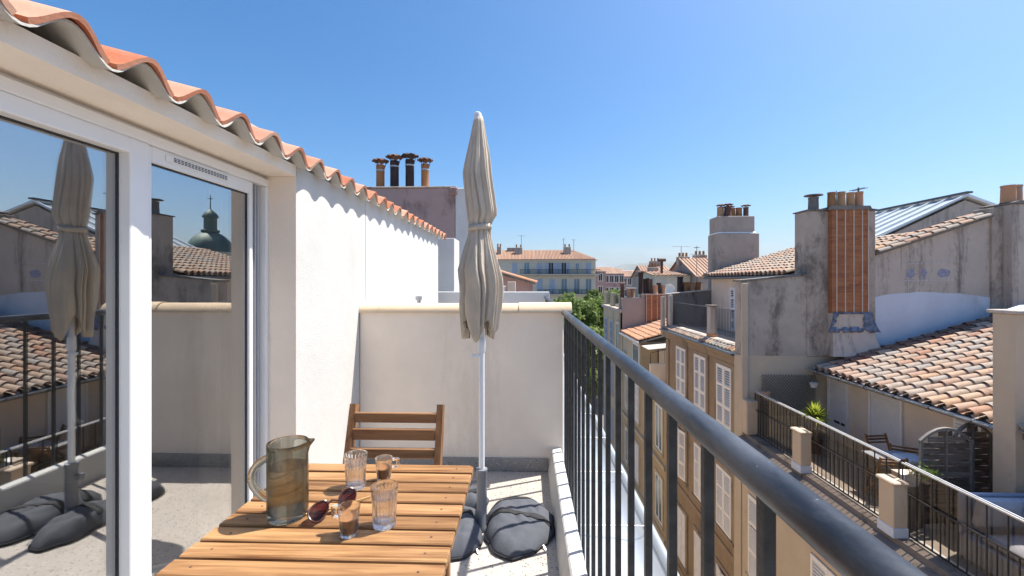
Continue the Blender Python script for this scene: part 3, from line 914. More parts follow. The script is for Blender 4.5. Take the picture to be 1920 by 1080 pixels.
g = MB(); g.tube([A+ux*.027+uy*.006, (A+Bv)/2+uy*.013+nrm*.003, Bv-ux*.027+uy*.006], .0025, 8); g.build('bridge', M['tortoise'], sg, smooth=True)
for cn, s in ((A,-1),(Bv,1)):
    st = cn + ux*s*.031 + uy*.008
    e1 = st - nrm*.012 + ux*s*.002; 
    far = (Bv if s < 0 else A) + ux*(.030 if s < 0 else -.028)
    e2 = Vector((far.x + (.03 if s < 0 else .01), far.y + .035, TZ+.004))
    g = MB(); g.tube([st, e1, (e1+e2)/2 + Vector((0,0,-.002)), e2], .0018, 8); g.build('temple', M['gold_metal'] if s < 0 else M['tortoise'], sg, smooth=True)

# ------------------------------------------------------------------ umbrella and weight bags
UX, UY = -.252, 2.46
um = thing('parasol', 'closed beige parasol on a white pole in the terrace corner', 'parasol', (UX, UY, 0))
g = MB(); g.lathe([(.034,0),(.034,.02),(.029,.03),(.029,.315),(.032,.32),(.032,.34),(.018,.342)], (UX,UY,.005), 24, True, True); g.build('base_sleeve', M['sleeve'], um, smooth=True)
g = MB(); g.bar((UX-.03,UY,.27),(UX-.062,UY-.005,.27), .012,.012); g.cbox(UX-.072,UX-.058,UY-.018,UY+.010,.252,.288,.003); g.build('clamp_screw', M['sleeve'], um)
LEAN = .008
g = MB(); g.tube([(UX,UY,.30),(UX,UY,1.05)], .0165, 20); g.tube([(UX,UY,1.051),(UX-LEAN*3,UY,2.30)], .0135, 16); g.build('pole', M['pole_white'], um, smooth=True)
g = MB(); g.lathe([(.017,0),(.021,.01),(.021,.07),(.016,.085)], (UX,UY,1.0), 20, True, True)
g.bar((UX,UY-.01,.985),(UX-.035,UY-.02,.985),.012,.012); g.lathe([(.0,0),(.016,.002),(.016,.014),(.0,.016)], (UX-.042,UY-.022,.977), 14); g.build('height_knob', M['pole_white'], um, smooth=True)
prof = []
for zy, lf, rt in ((44,172,213),(70,166,218),(110,158,226),(150,150,232),(190,141,239),(230,132,246),(270,124,249),(305,119,252),(350,124,257),(400,130,263),(440,135,268),(475,139,273),(500,142,271),(520,145,258),(540,148,250),(558,150,246),(576,147,246),(600,137,253),(625,129,258),(650,120,264),(700,105,276),(750,93,287),(790,98,294),(825,103,296),(860,106,294),(900,104,290),(940,108,286),(975,111,280),(1010,114,276),(1050,118,271)):
    py = 200 + zy/2.4545; prof.append((1.4 - (py-528)*.003, ((lf+rt)/2 - 207)/2.4545*.003, (rt-lf)/2/2.4545*.003))
SEG = 240
def fold(a, z):
    """soft uneven pleats, tighter at the tie"""
    t = max(0, (2.33 - z)/1.26)
    w = a + .55*noise.noise((math.cos(a)*1.3, math.sin(a)*1.3, z*.5)) + .12*math.sin(3*a+1)
    amp = .06 + .26*min(1, t*1.6)
    if z < 1.66: amp = .16 + .22*min(1, (1.66-z)/.25)
    k = .5 + .5*noise.noise((math.cos(a)*1.7+4, math.sin(a)*1.7, z*.35))
    s = .55*(1-abs(math.sin(4*w+.6))**.7*2)*(.5+k) + .95*(abs(math.sin(7.5*w + .35*math.sin(z*2)))**.5*2-1.4)*(.55+.9*k) + .2*math.cos(23*w + 2 + z)
    s += .5*noise.noise((math.cos(a)*2.4, math.sin(a)*2.4, z*2.2))
    return 1 + amp*s*.62
def hem(a): return 1.185 - .10*abs(math.cos(2*a + .45 + .5*math.sin(a)))**1.2 + .025*math.sin(5*a+1)
vs = []; fs = []
for i, (z, cx_, r) in enumerate(prof):
    for k in range(SEG):
        a = 2*math.pi*k/SEG
        zz = z
        if z < 1.34: zz = hem(a) + (z - prof[-1][0])/(1.34-prof[-1][0])*(1.34 - hem(a))
        rr = r*fold(a, z)*(.94 if z > 1.66 else .90)
        vs.append((UX+cx_+rr*math.cos(a), UY+rr*math.sin(a)*.92, zz))
for i in range(len(prof)-1):
    for k in range(SEG):
        l = (k+1) % SEG; fs.append((i*SEG+k, (i+1)*SEG+k, (i+1)*SEG+l, i*SEG+l))
g = MB(); g.add(vs, fs); can = g.build('canopy', M['canvas'], um, smooth='all')
sm = can.modifiers.new('thick', 'SOLIDIFY'); sm.thickness = .002
g = MB(); n = 72; vs = []; fs = []
for k in range(n):
    a = 2*math.pi*k/n
    r = .0600*(1 + .4*max(0, fold(a,1.68)-1)) + .002
    for z in (1.690, 1.722): vs.append((UX-.011+r*math.cos(a), UY+r*math.sin(a)*.94, z + .006*math.cos(a-.5)))
for k in range(n): l = (k+1)%n; fs.append((2*k, 2*l, 2*l+1, 2*k+1))
g.add(vs, fs); o = g.build('tie_strap', M['canvas'], can, smooth='all'); sm = o.modifiers.new('thick','SOLIDIFY'); sm.thickness = .003; sm.offset = 1
g = MB(); g.lathe([(.0,.052),(.014,.050),(.021,.044),(.024,.03),(.024,.0),(.020,-.004)], (UX-LEAN*3+.001,UY,2.305), 24, False, True); g.build('finial', M['pole_white'], um, smooth=True)

def bag(label, outline, h, seed, straps):
    """sand bag from its outline on the floor; straps are lines across it"""
    cx_ = sum(p[0] for p in outline)/len(outline); cy_ = sum(p[1] for p in outline)/len(outline)
    t = thing('weight_bag', label, 'bag', (cx_, cy_, 0), 0, 'sand bags weighing down the parasol')
    pol = sorted((math.atan2(p[1]-cy_, p[0]-cx_), math.hypot(p[0]-cx_, p[1]-cy_)) for p in outline); m_ = len(pol)
    def rad(a):
        a = (a + math.pi) % (2*math.pi) - math.pi
        i = 0
        while i < m_ and pol[i][0] <= a: i += 1
        p0, p1 = pol[(i-1) % m_], pol[i % m_]
        d = (p1[0]-p0[0]) % (2*math.pi); u = ((a-p0[0]) % (2*math.pi))/max(d, 1e-6)
        u = u*u*(3-2*u); return p0[1] + (p1[1]-p0[1])*u
    def Zf(x, y):
        dx, dy = x-cx_, y-cy_; q = min(1, math.hypot(dx, dy)/rad(math.atan2(dy, dx)))
        e = max(0, 1-q**3.2)**.55
        pole = math.exp(-((x-UX)**2+(y-UY)**2)/.03)
        wr = .5*noise.noise((x*14+seed, y*14, seed)) + .7*(abs(noise.noise((x*17, y*13+seed, 4)))-.2) + .5*noise.noise((x*6, y*6, seed*2))
        return .012*(1-q**6) + h*e*(1+.25*pole) + .022*wr*min(1, 2.2*(1-q))
    N, K = 22, 72; g = MB(); vs = [(cx_, cy_, Zf(cx_, cy_))]; fs = []
    for i in range(1, N+1):
        for k in range(K):
            a = 2*math.pi*k/K; r = rad(a)*(i/N)**.8; x, y = cx_+r*math.cos(a), cy_+r*math.sin(a); vs.append((x, y, max(.004, Zf(x, y)) if i < N else .012))
    for k in range(K): fs.append((0, 1+k, 1+(k+1)%K))
    for i in range(N-1):
        for k in range(K): a, b = 1+i*K+k, 1+i*K+(k+1)%K; fs.append((a, a+K, b+K, b))
    n0 = len(vs)
    for k in range(K): a = 2*math.pi*k/K; r = rad(a)*.97; vs.append((cx_+r*math.cos(a), cy_+r*math.sin(a), .001))
    for k in range(K): a, b = 1+(N-1)*K+k, 1+(N-1)*K+(k+1)%K; fs.append((a, n0+k, n0+(k+1)%K, b))
    fs.append(tuple(n0+k for k in range(K-1,-1,-1)))
    g.add(vs, fs); body = g.build('body', M['bag'], t, smooth='all')
    for (p, q, w) in straps:
        p = Vector((*p, 0)); q = Vector((*q, 0)); d = (q-p).normalized(); e = Vector((-d.y, d.x, 0)); g = MB(); vs = []; fs = []
        for j in range(33):
            c = p + (q-p)*(j/32) + e*.02*math.sin(math.pi*j/32)
            for s_ in (-1, 1): c2 = c + e*s_*w/2; vs.append((c2.x, c2.y, Zf(c2.x, c2.y)+.0045))
        for j in range(32): fs.append((2*j, 2*j+2, 2*j+3, 2*j+1))
        g.add(vs, fs); o = g.build('strap', M['webbing'], t, smooth='all'); mo = o.modifiers.new('thick','SOLIDIFY'); mo.thickness = .004
    g = MB(); g.tube([(cx_+rad(a)*1.0*math.cos(a), cy_+rad(a)*1.0*math.sin(a), .014) for a in [2*math.pi*k/60 for k in range(60)]], .0045, 6, closed=True); g.build('piping', M['webbing'], body, smooth=True)
    a = R(-55); x, y = cx_+rad(a)*1.02*math.cos(a), cy_+rad(a)*1.02*math.sin(a)
    g = MB(); g.bar((x,y,.016),(x+.012,y-.022,.004),.008,.003); g.build('zip_pull', M['galv'], t)
bag('grey sand bag filling the corner between parasol pole and kerb',
    [(-0.225,2.60),(-0.190,2.70),(-0.098,2.77),(0.003,2.76),(0.10,2.69),(0.150,2.60),(0.152,2.50),(0.148,2.398),(0.093,2.31),(-0.005,2.217),(-0.072,2.181),(-0.149,2.221),(-0.205,2.327),(-0.226,2.46)], .078, 1.3,
    [((-.215,2.47),(.145,2.43),.045), ((-.205,2.60),(.06,2.70),.04)])
bag('grey sand bag partly tucked under the table edge',
    [(-0.268,2.40),(-0.235,2.36),(-0.262,2.256),(-0.334,2.181),(-0.386,2.171),(-0.435,2.229),(-0.472,2.392),(-0.452,2.53),(-0.375,2.62),(-0.30,2.60),(-.285,2.48)], .080, 5.1,
    [((-.455,2.44),(-.275,2.44),.04)])
bag('grey sand bag behind the parasol pole towards the chair',
    [(-0.275,2.66),(-0.356,2.64),(-0.443,2.66),(-0.477,2.76),(-0.436,2.849),(-0.359,2.881),(-0.281,2.83),(-.24,2.74)], .075, 9.4, [((-.44,2.70),(-.26,2.74),.035)])

# ------------------------------------------------------------------ shared builders for the houses across the street
_sh = {}
def shutter_meshes(w, h, mat_key, panels=3):
    """one louvred leaf in the plane x=0 facing -x: y 0..w, z 0..h"""
    key = (round(w,3), round(h,3), mat_key)
    if key in _sh: return _sh[key]
    st, rl = .065, .085; g = MB()
    g.box(-.018, .018, 0, st, 0, h); g.box(-.018, .018, w-st, w, 0, h)
    zs = [0] + [h*(i/panels) - rl/2 for i in range(1, panels)] + [h-rl]
    for z in zs: g.box(-.0175, .0175, st, w-st, z, z+rl)
    for z in (h*.12, h*.85): g.box(-.026, -.0181, -.03, .06, z, z+.03)
    leaf_me = g.mesh('shutter_leaf', M[mat_key]); g = MB()
    for i in range(len(zs)-1):
        z = zs[i]+rl+.03
        while z < zs[i+1]-.012:
            g.prism([(-.015,z-.013),(-.013,z-.017),(.015,z+.012),(.013,z+.016)], 'y', st, w-st)
            z += .072
    lv = g.mesh('louvres', M[mat_key]); _sh[key] = (leaf_me, lv); return _sh[key]

def shutters(parent, x, yc, z0, z1, w=1.0, mat='shutter', ajar=0.0, panels=3):
    lm, lv = shutter_meshes(w/2-.006, z1-z0, mat, panels)
    for s in (0, 1):
        T = Matrix.Translation((x-.03, yc - w/2 + (0 if s == 0 else w/2+.006), z0))
        if ajar:
            if s == 0: T = T @ Matrix.Rotation(R(ajar), 4, 'Z')
            else: T = T @ Matrix.Translation((0,w/2,0)) @ Matrix.Rotation(R(-ajar), 4, 'Z') @ Matrix.Translation((0,-w/2,0))
        o = inst('shutter_leaf', lm, parent, T)
        inst('louvres', lv, o, T, kind='stuff')

def surround(parent, x, yc, z0, z1, w, m, t=.13, d=.05):
    g = MB(); a, b = yc-w/2, yc+w/2
    g.box(x-d, x+.02, a-t, a-.01, z0-.02, z1+t); g.box(x-d, x+.02, b+.01, b+t, z0-.02, z1+t)
    g.box(x-d+.002, x+.02, a-.01, b+.01, z1+.01, z1+t-.002); g.box(x-d-.05, x+.02, a-t-.03, b+t+.03, z0-.10, z0-.0205)
    o = g.build('window_surround', m, parent)
    g = MB(); g.box(x-.008, x+.015, a-.009, b+.009, z0-.02, z1+.009); g.build('opening', M['dark'], o)
    return o

def dark_window(parent, x, yc, z0, z1, w, frame='shutter', name='window'):
    """recessed casement seen in a facade facing -x"""
    g = MB(); a, b = yc-w/2, yc+w/2; t = .06
    g.box(x-.03, x+.0, a, a+t, z0, z1); g.box(x-.03, x+.0, b-t, b, z0, z1); g.box(x-.03, x, a+t, b-t, z1-t, z1); g.box(x-.03, x, a+t, b-t, z0, z0+t)
    g.box(x-.032, x+.0, yc-.04, yc+.04, z0+t, z1-t)
    f = g.build(name, M[frame], parent)
    g = MB(); g.box(x-.012, x-.004, a+t, yc-.04, z0+t, z1-t); g.box(x-.012, x-.004, yc+.04, b-t, z0+t, z1-t); g.build('pane', M['solar_glass'], f)
    return f

def pots(parent, items, mat_default='pot_pale'):
    """flue pots: (x, y, z, radius, height, material, cap)"""
    for it in items:
        x, y, z, r, h, m = it[:6]
        g = MB(); g.lathe([(r*1.08,0),(r,.04),(r*.92,h*.9),(r*1.0,h*.92),(r*1.0,h),(r*.78,h),(r*.74,h*.3)], (x,y,z), 16, False, True)
        p = g.build('flue_pot', M[m], parent, smooth=True)
        if len(it) > 6 and it[6]: chimney_cap(p, x, y, z+h, r*it[6], M['rust'], 8, .07)

def tiled_slope(parent, x0, x1, y0, y1, ze, slope, pitch, expo, mat, individual=0, cond=None, seg=8, base='cement_dark', old=None):
    """canal tiles on a slope that rises towards +x; eave at x0, height ze"""
    al = math.atan(slope); cosl = math.cos(al)
    rm = Matrix.Rotation(-al, 4, 'Y')
    g = MB(); g.prism([(x0+.05,ze-.035),(x1,ze-.035+slope*(x1-x0-.05)),(x1,ze-.12+slope*(x1-x0-.05)),(x0+.05,ze-.12)], 'y', y0, y1)
    rf = g.build('roof', M[base], parent)
    w0 = pitch*.80
    me, geo = tile_mesh('roof_tile', M[mat], expo*1.22, w0, w0*.84, pitch*.36, pitch*.29, .016, seg)
    _, chan = tile_mesh('roof_channel', M[mat], expo*1.28, pitch*.62, pitch*.62, pitch*.20, pitch*.20, .012, 4, -1)
    if old:  # old: which tiles take the darker weathered, wall-shaded colour
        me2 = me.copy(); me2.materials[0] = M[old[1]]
    rows = int((x1-x0)/(expo*cosl)); cols = int((y1-y0)/pitch)
    items = []
    joined = MB(); joined2 = MB()
    for c in range(cols):
        y = y0 + pitch*(c+.5)
        for r in range(rows):
            jx = .034*noise.noise((c*1.31, r*.77, 2.0)); jy = .012*noise.noise((c*.9, r*1.9, 5.0)); jr = 5.5*noise.noise((c*2.1, r*1.7, 7.7))
            x = x0 + r*expo*cosl + jx; z = ze + slope*(x-x0) + .040 + .010*(noise.noise((c*1.1,r*1.3,9))+.5)
            T = Matrix.Translation((x, y+jy, z)) @ rm @ Matrix.Rotation(R(3.6),4,'Y') @ Matrix.Rotation(R(jr),4,'Z')
            items.append((math.hypot(x, y), x, y, T))
            joined.M = Matrix.Translation((x-.02, y+pitch/2, ze+slope*(x-x0)+.040)) @ rm @ Matrix.Rotation(R(2.0),4,'Y')
            joined.add(chan.v, chan.f)
    items.sort(key=lambda t: t[0])
    n = 0
    for d, x, y, T in items:
        if n < individual and (cond is None or cond(x, y)):
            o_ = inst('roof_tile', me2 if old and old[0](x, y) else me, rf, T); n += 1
        else:
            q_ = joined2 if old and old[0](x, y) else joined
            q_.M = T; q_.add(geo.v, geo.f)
    joined.M = None
    joined.build('roof_tiles', M[mat], rf, smooth=40, kind='stuff')
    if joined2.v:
        joined2.M = None; joined2.build('shaded_weathered_tiles', M[old[1]], rf, smooth=40, kind='stuff')
    return rf

def iron_panel(parent, x, y0, y1, z0, z1, step, name='railing', m='grey_iron', r=.006):
    g = MB(); g.box(x-.012, x+.012, y0, y1, z1-.02, z1); g.box(x-.01, x+.01, y0, y1, z0, z0+.02)
    p = g.build(name, M[m], parent)
    g = MB(); n = int((y1-y0)/step)
    for i in range(1, n): 
        y = y0 + (y1-y0)*i/n; g.box(x-r, x+r, y-r, y+r, z0+.02, z1-.02)
    g.build('bars', M[m], p, kind='stuff')
    return p

# ------------------------------------------------------------------ A: brown house with white shutters and a roof terrace
A_ = thing('brown_house', 'brown stained town house with white louvred shutters and a roof terrace', 'house', (7.5, 15.7, STREET_Z))
AX, AY0, AY1 = 6.0, 12.42, 18.85
g = MB(); g.box(AX, 9.6, AY0, AY1, STREET_Z, -.62); g.build('wall', M['brown_facade'], A_)
g = MB(); g.prism([(5.98,-1.02),(5.93,-.98),(5.93,-.86),(5.84,-.78),(5.80,-.70),(5.80,-.625),(6.2,-.625),(6.2,-1.02)], 'y', AY0+.0, AY1+.05); g.build('cornice', M['brown_trim'], A_)
g = MB(); g.prism([(5.70,-.60),(5.70,-.66),(5.78,-.69),(5.79,-.622),(6.05,-.618),(6.05,-.60)], 'y', AY0-.03, AY1+.12); g.build('gutter', M['zinc_dark'], A_)
for z in (-3.62, -6.72, -9.9):
    g = MB(); g.box(AX-.05, AX+.02, AY0+.02, AY1, z, z+.16); g.build('string_course', M['brown_trim'], A_)
for y in (AY0+.22, AY1-.15):
    g = MB(); g.box(AX-.06, AX+.02, y-.16, y+.16, STREET_Z, -1.03); g.build('pilaster', M['brown_trim'], A_)
for r, (z0, z1) in enumerate(((-2.96,-1.14),(-6.12,-4.28),(-9.35,-7.4),(-12.4,-10.6))):
    for i, yc in enumerate((13.40, 15.22, 17.08)):
        surround(A_, AX, yc, z0, z1, 1.02, M['brown_trim'])
        shutters(A_, AX-.02, yc, z0, z1, .98, 'shutter', 9 if (r, i) in ((1,2),(2,0)) else 0)
g = MB(); g.tube([(5.93,AY0+.12,-.75),(5.93,AY0+.12,STREET_Z)], .045, 12)
for k in range(5): g.lathe([(.052,0),(.052,.06)], (5.93,AY0+.12,-2.0-2.6*k), 12)
g.build('downpipe', M['galv'], A_, smooth=True)
# row of tiles on the cornice
g = MB(); _, tg = tile_mesh('cornice_tile', M['tile_old'], .34, .17, .15, .07, .06, .014, 6)
for k in range(26):
    y = AY0+.2+.247*k
    g.M = Matrix.Translation((5.79+.01*noise.noise((k,0,0)), y, -.585)) @ Matrix.Rotation(R(-14),4,'Y') @ Matrix.Rotation(R(4*noise.noise((k*1.3,2,0))),4,'Z'); g.add(tg.v, tg.f)
g.M = None; g.build('cornice_tiles', M['tile_old'], A_, smooth=40, kind='stuff')
g = MB(); g.box(6.06, 7.95, AY0+.1, AY1-.15, -.6, -.5); g.build('terrace_floor', M['stone_tile'], A_)
g = MB(); g.cbox(6.03, 6.34, AY0+.02, AY1-.1, -.6, -.44, .01); g.build('terrace_kerb', M['cement_light'], A_)
def pier(parent, x0, x1, y0, y1, z0, z1, m, cap='stone_ledge', o=.05):
    g = MB(); g.cbox(x0, x1, y0, y1, z0, z1-.05, .008); p = g.build('pier', M[m], parent)
    g = MB(); g.cbox(x0-o, x1+o, y0-o, y1+o, z1-.0495, z1, .01); g.build('pier_cap', M[cap], p)
    g = MB(); g.cbox(x0-.012, x1+.012, y0-.012, y1+.012, z0+.001, z0+.12, .004); g.build('pier_foot', M['tile_orange'], p)
pier(A_, 6.10, 6.32, 14.72, 15.0, -.44, .62, 'cement_light')
iron_panel(A_, 6.2, 15.06, 18.6, -.34, .55, .105)
iron_panel(A_, 6.2, AY0+.12, 14.68, -.34, .55, .105)
g = MB(); g.prism([(6.0,-.62),(9.6,-.62),(9.6,1.25),(8.0,1.05),(6.0,.85)], 'y', AY1-.12, AY1+.12); g.build('parapet', M['cement_dark'], A_)
g = MB(); g.prism([(5.97,.851),(8.02,1.056),(8.02,1.09),(5.97,.89)], 'y', AY1-.16, AY1+.16); g.build('parapet_coping', M['cement_light'], A_)
g = MB(); g.cbox(5.99, 6.12, AY1-.35, AY1-.1225, -.43, .84, .01); g.build('corner_post', M['cement_light'], A_)
g = MB(); g.tube([(5.88,AY1+.2,-.9),(5.88,AY1+.2,.75)], .10, 14); g.build('flue_pipe', M['cement_light'], A_, smooth=True)
# set-back top storey with its own tiled roof
g = MB(); g.box(7.80, 11.4, AY0+.45, AY1-.13, -.6, 1.585); g.build('top_storey', M['cream_house'], A_)
g = MB(); g.box(7.785, 7.81, 16.18, 16.92, -.45, 1.18); g.build('opening', M['dark'], A_)
shutters(A_, 7.79, 16.55, -.45, 1.18, .74, panels=4)
g = MB(); g.box(7.45, 7.82, AY0+.4, AY1-.1, 1.53, 1.57); g.build('eave_gutter', M['zinc_dark'], A_)
tiled_slope(A_, 7.5, 11.3, AY0+.42, AY1+.05, 1.62, .30, .25, .36, 'tile_old', 0, seg=6)
g = MB(); g.cbox(8.18, 9.86, 18.85, 20.0, -.6, 3.45, .02); g.build('chimney', M['cement_brown'], A_)
ch = MB(); ch.cbox(8.20, 9.72, 18.95, 19.9, 3.451, 4.20, .02); cho = ch.build('chimney_top', M['cement_brown'], A_)
g = MB(); g.cbox(8.17, 9.75, 18.92, 19.93, 3.455, 3.51, .01); g.build('flashing', M['alu'], cho)
pots(cho, [(8.42,19.3,4.2,.13,.42,'pot_pale'),(8.72,19.25,4.2,.15,.46,'rust',1.5),(8.98,19.4,4.2,.13,.40,'pot_orange'),(8.60,19.65,4.2,.13,.5,'soot',1.5),(9.22,19.3,4.2,.13,.40,'pot_orange'),(9.52,19.3,4.2,.11,.42,'rust',1.8),(9.05,19.7,4.2,.12,.44,'pot_pale',1.4)])

# ------------------------------------------------------------------ B: grey party wall with the big chimney
B_ = thing('party_wall', 'grey weathered party wall with tall chimney and orange flue tiles', 'wall', (9.5, 12.4, STREET_Z))
BY = 12.0
g = MB(); g.prism([(5.83,-.60),(5.83,1.40),(7.53,1.56),(7.53,-.60)], 'y', BY+.02, BY+.42); g.build('low_wall', M['cement'], B_)
g = MB(); g.prism([(5.78,1.4005),(7.62,1.5705),(7.62,1.62),(5.78,1.445)], 'y', BY-.02, BY+.46); g.build('coping', M['cement_dark'], B_)
g = MB(); g.box(5.80, 9.3, BY+.03, BY+.41, STREET_Z, -.6005); g.build('lower_wall', M['beige_facade'], B_)
g = MB(); g.cbox(5.79, 5.95, BY-.06, BY+.0185, -2.72, 1.36, .01); g.build('corner_strip', M['beige_wall'], B_)
g = MB(); g.cbox(7.532, 9.33, BY, BY+.55, -.62, 3.30, .015); st = g.build('chimney', M['cement'], B_)
g = MB(); g.prism([(7.50,3.3005),(9.36,3.3005),(9.36,3.33),(9.12,3.36),(8.02,3.37),(7.85,3.34),(7.50,3.33)], 'y', BY-.04, BY+.58); g.build('chimney_crown', M['cement_dark'], st)
g = MB(); g.box(8.08, 9.03, BY-.16, BY-.0005, .56, 3.30); fl = g.build('flue_panel', M['flue_brick'], B_)
g = MB(); g.prism([(8.02,3.3005),(9.10,3.3005),(9.04,3.40),(8.08,3.40)], 'y', BY-.20, BY+.35); g.build('flue_crown', M['cement_dark'], fl)
for k, x in enumerate((8.20, 8.42, 8.64, 8.86, 9.015)):
    g = MB(); g.box(x-.013, x+.013, BY-.171, BY-.1605, .57, 3.295); g.build('batten', M['cement_light'], fl)
# cement skirt and blue flashing under the panel
g = MB(); vs = []; fs = []
NX, NZ = 20, 14
for j in range(NZ+1):
    t = j/NZ; z = -.55 + 1.12*t
    for i in range(NX+1):
        s = i/NX; half = .49 + .18*(1-t)**2
        vs.append((8.57 + (s-.5)*2*half + .06*(1-t), BY-.165 - .22*(1-t)**2 - .012*noise.noise((s*6,t*5,0)), z))
for j in range(NZ):
    for i in range(NX): a = j*(NX+1)+i; fs.append((a, a+1, a+NX+2, a+NX+1))
n0 = len(vs); vs += [(x, BY-.001, z) for x, y, z in vs]
for j in range(NZ):
    a = j*(NX+1); fs.append((a, a+NX+1, n0+a+NX+1, n0+a)); a += NX; fs.append((a, n0+a, n0+a+NX+1, a+NX+1))
g.add(vs, fs); sk = g.build('cement_skirt', M['cement_light'], B_, smooth=40)
g = MB(); vs = []; fs = []
for j in range(13):
    t = j/12; z = .02 + .57*t
    for i in range(29):
        s = i/28; half = .50 + .20*(1-t)**1.6
        vs.append((8.60 + (s-.5)*2*half, BY-.182 - .16*(1-(z+.55)/1.12)**2*1.5 - .012 - .016*noise.noise((s*9,t*6,3)), z + .04*noise.noise((s*8,0,1))*(1-t)))
for j in range(12):
    for i in range(28):
        s = (i+.5)/28; t = (j+.5)/12
        if .10 + .10*noise.noise((t*4,0,0)) < s < .80 - .12*(1-t) and .30 + .07*noise.noise((s*7,0,0)) < t < .93: continue
        if t < .10 + .12*noise.noise((s*6,2,0)): continue
        a = j*29+i; fs.append((a, a+1, a+30, a+29))
g.add(vs, fs); o = g.build('blue_flashing', M['tarp'], sk, smooth='all'); mo = o.modifiers.new('t','SOLIDIFY'); mo.thickness = .006
pots(st, [(7.86,BY+.25,3.36,.13,.34,'cement_dark'),(8.24,BY+.1,3.39,.098,.42,'pot_orange'),(8.50,BY+.1,3.39,.098,.43,'pot_pale'),(8.74,BY+.1,3.39,.098,.41,'pot_pale'),(8.97,BY+.1,3.39,.098,.43,'tile_orange')])
g = MB(); g.lathe([(.0,.05),(.22,.02),(.23,.0),(.0,.012)], (7.86,BY+.25,3.75), 20); g.bar((7.86,BY+.25,3.6),(7.86,BY+.25,3.77),.03,.03); g.build('disc_cap', M['cement_dark'], st, smooth=True)
g = MB()
for x in (8.30,8.56,8.80): g.bar((x-.10,BY+.16,3.76),(x+.10,BY+.18,3.775),.05,.012)
g.build('cap_slab', M['cement_dark'], st)
# sloping wall to the right of the chimney, tiles along its top
ZR0, ZR1, XR0, XR1 = 2.16, 3.12, 9.33, 12.15
g = MB(); g.prism([(XR0,-.6),(XR0,ZR0),(XR1,ZR1),(12.6,3.25),(12.6,-.6)], 'y', BY+.05, BY+.45); g.build('gable_wall', M['cement_light'], B_)
g = MB(); n = 14; up = []
for i in range(n+1):
    x = XR0+.001 + (12.42-XR0)*i/n; up.append((x, .98 + .40*math.sin(math.pi*(i/n)**.8)*.35 + .03*noise.noise((x*3,0,0))))
g.prism([(XR0+.001,-.3),(12.42,-.3)] + up[::-1], 'y', BY+.040, BY+.0495); g.build('limewash_patch', M['lime_wash'], B_)
tm_wall, _ = tile_mesh('wall_tile', M['tile_old'], .46, .20, .17, .075, .062, .014, 8)
sl2 = (ZR1-ZR0)/(XR1-XR0); a2 = math.atan(sl2)
for row, (yy, zz) in enumerate(((BY-.02, .0), (BY+.19, .05), (BY+.40, .06))):
    for k in range(8):
        x = XR0 + .02 + k*.35 + .02*noise.noise((k,row,0))
        inst('wall_tile', tm_wall, B_, Matrix.Translation((x, yy+.015*noise.noise((k*2.2,row,4)), ZR0+sl2*(x-XR0)+zz+.025)) @ Matrix.Rotation(-a2+R(3.2),4,'Y') @ Matrix.Rotation(R(4*noise.noise((k*1.7,row*3,0))),4,'Z'))
g = MB(); g.prism([(XR0,ZR0-.0),(XR1+.2,ZR1+.06),(XR1+.2,ZR1+.0),(XR0,ZR0-.06)], 'y', BY-.04, BY+.5); g.build('tile_bed', M['cement_dark'], B_)
for (x, w) in ((10.28,.13),(10.62,.09),(11.15,.20)):
    g = MB(); g.add([(x+w*math.cos(a)*(.85+.35*noise.noise((math.cos(a)*1.2,math.sin(a)*1.2,x*3))), BY+.0485, 1.62+.15*math.sin(a)*(.9+.45*noise.noise((math.cos(a)*1.5,math.sin(a)*1.5,x*5)))) for a in [2*math.pi*i/22 for i in range(22)]], [tuple(range(21,-1,-1))])
    g.build('blue_paint_patch', M['blue_paint'], B_)
g = MB()
for i in range(12): 
    x = 10.1+i*.11; g.box(x, x+.05, BY+.03, BY+.049, 1.865+.012*i*.5, 1.88+.012*i*.5); g.box(x, x+.07, BY+.03, BY+.049, 1.415+.002*i, 1.43+.002*i)
g.build('broken_frame', M['lime_wash'], B_)
c2 = MB(); c2.cbox(12.32, 12.60, BY-.02, BY+.5, -.6, 3.36, .015); c2.build('chimney_return', M['cement'], B_)
c2 = MB(); c2.cbox(12.602, 13.42, BY-.25, BY+.5, -.6, 3.42, .02); co = c2.build('chimney', M['cement_light'], B_)
g = MB(); g.prism([(12.55,3.4205),(13.48,3.4205),(13.44,3.47),(12.75,3.50),(12.55,3.45)], 'y', BY-.3, BY+.55); g.build('chimney_crown', M['cement_dark'], co)
pots(co, [(12.80,BY+.05,3.49,.155,.46,'tile_orange'),(13.06,BY+.15,3.49,.16,.48,'tile_orange')])
g = MB(); g.tube([(13.50,BY-.2,1.45),(13.50,BY-.2,3.45)], .075, 14); g.lathe([(.11,0),(.12,.03),(.12,.14),(.08,.16)], (13.50,BY-.2,3.45), 16, True, True)
for k in range(6):
    a = k*math.pi/3; g.bar((13.5+.09*math.cos(a),BY-.2+.09*math.sin(a),3.6),(13.5+.09*math.cos(a),BY-.2+.09*math.sin(a),3.82),.02,.02)
g.lathe([(.13,0),(.14,.03),(.05,.06)], (13.5,BY-.2,3.82), 16, True, True); g.lathe([(.10,0),(.10,.05)], (13.5,BY-.2,1.40), 14, True, True)
g.build('vent_cowl', M['cement_dark'], B_, smooth=True)
g = MB(); g.prism([(13.4,-.6),(19,-.6),(19,2.6),(13.4,2.3)], 'y', BY+.1, BY+.5); g.build('far_wall', M['cement_light'], B_)
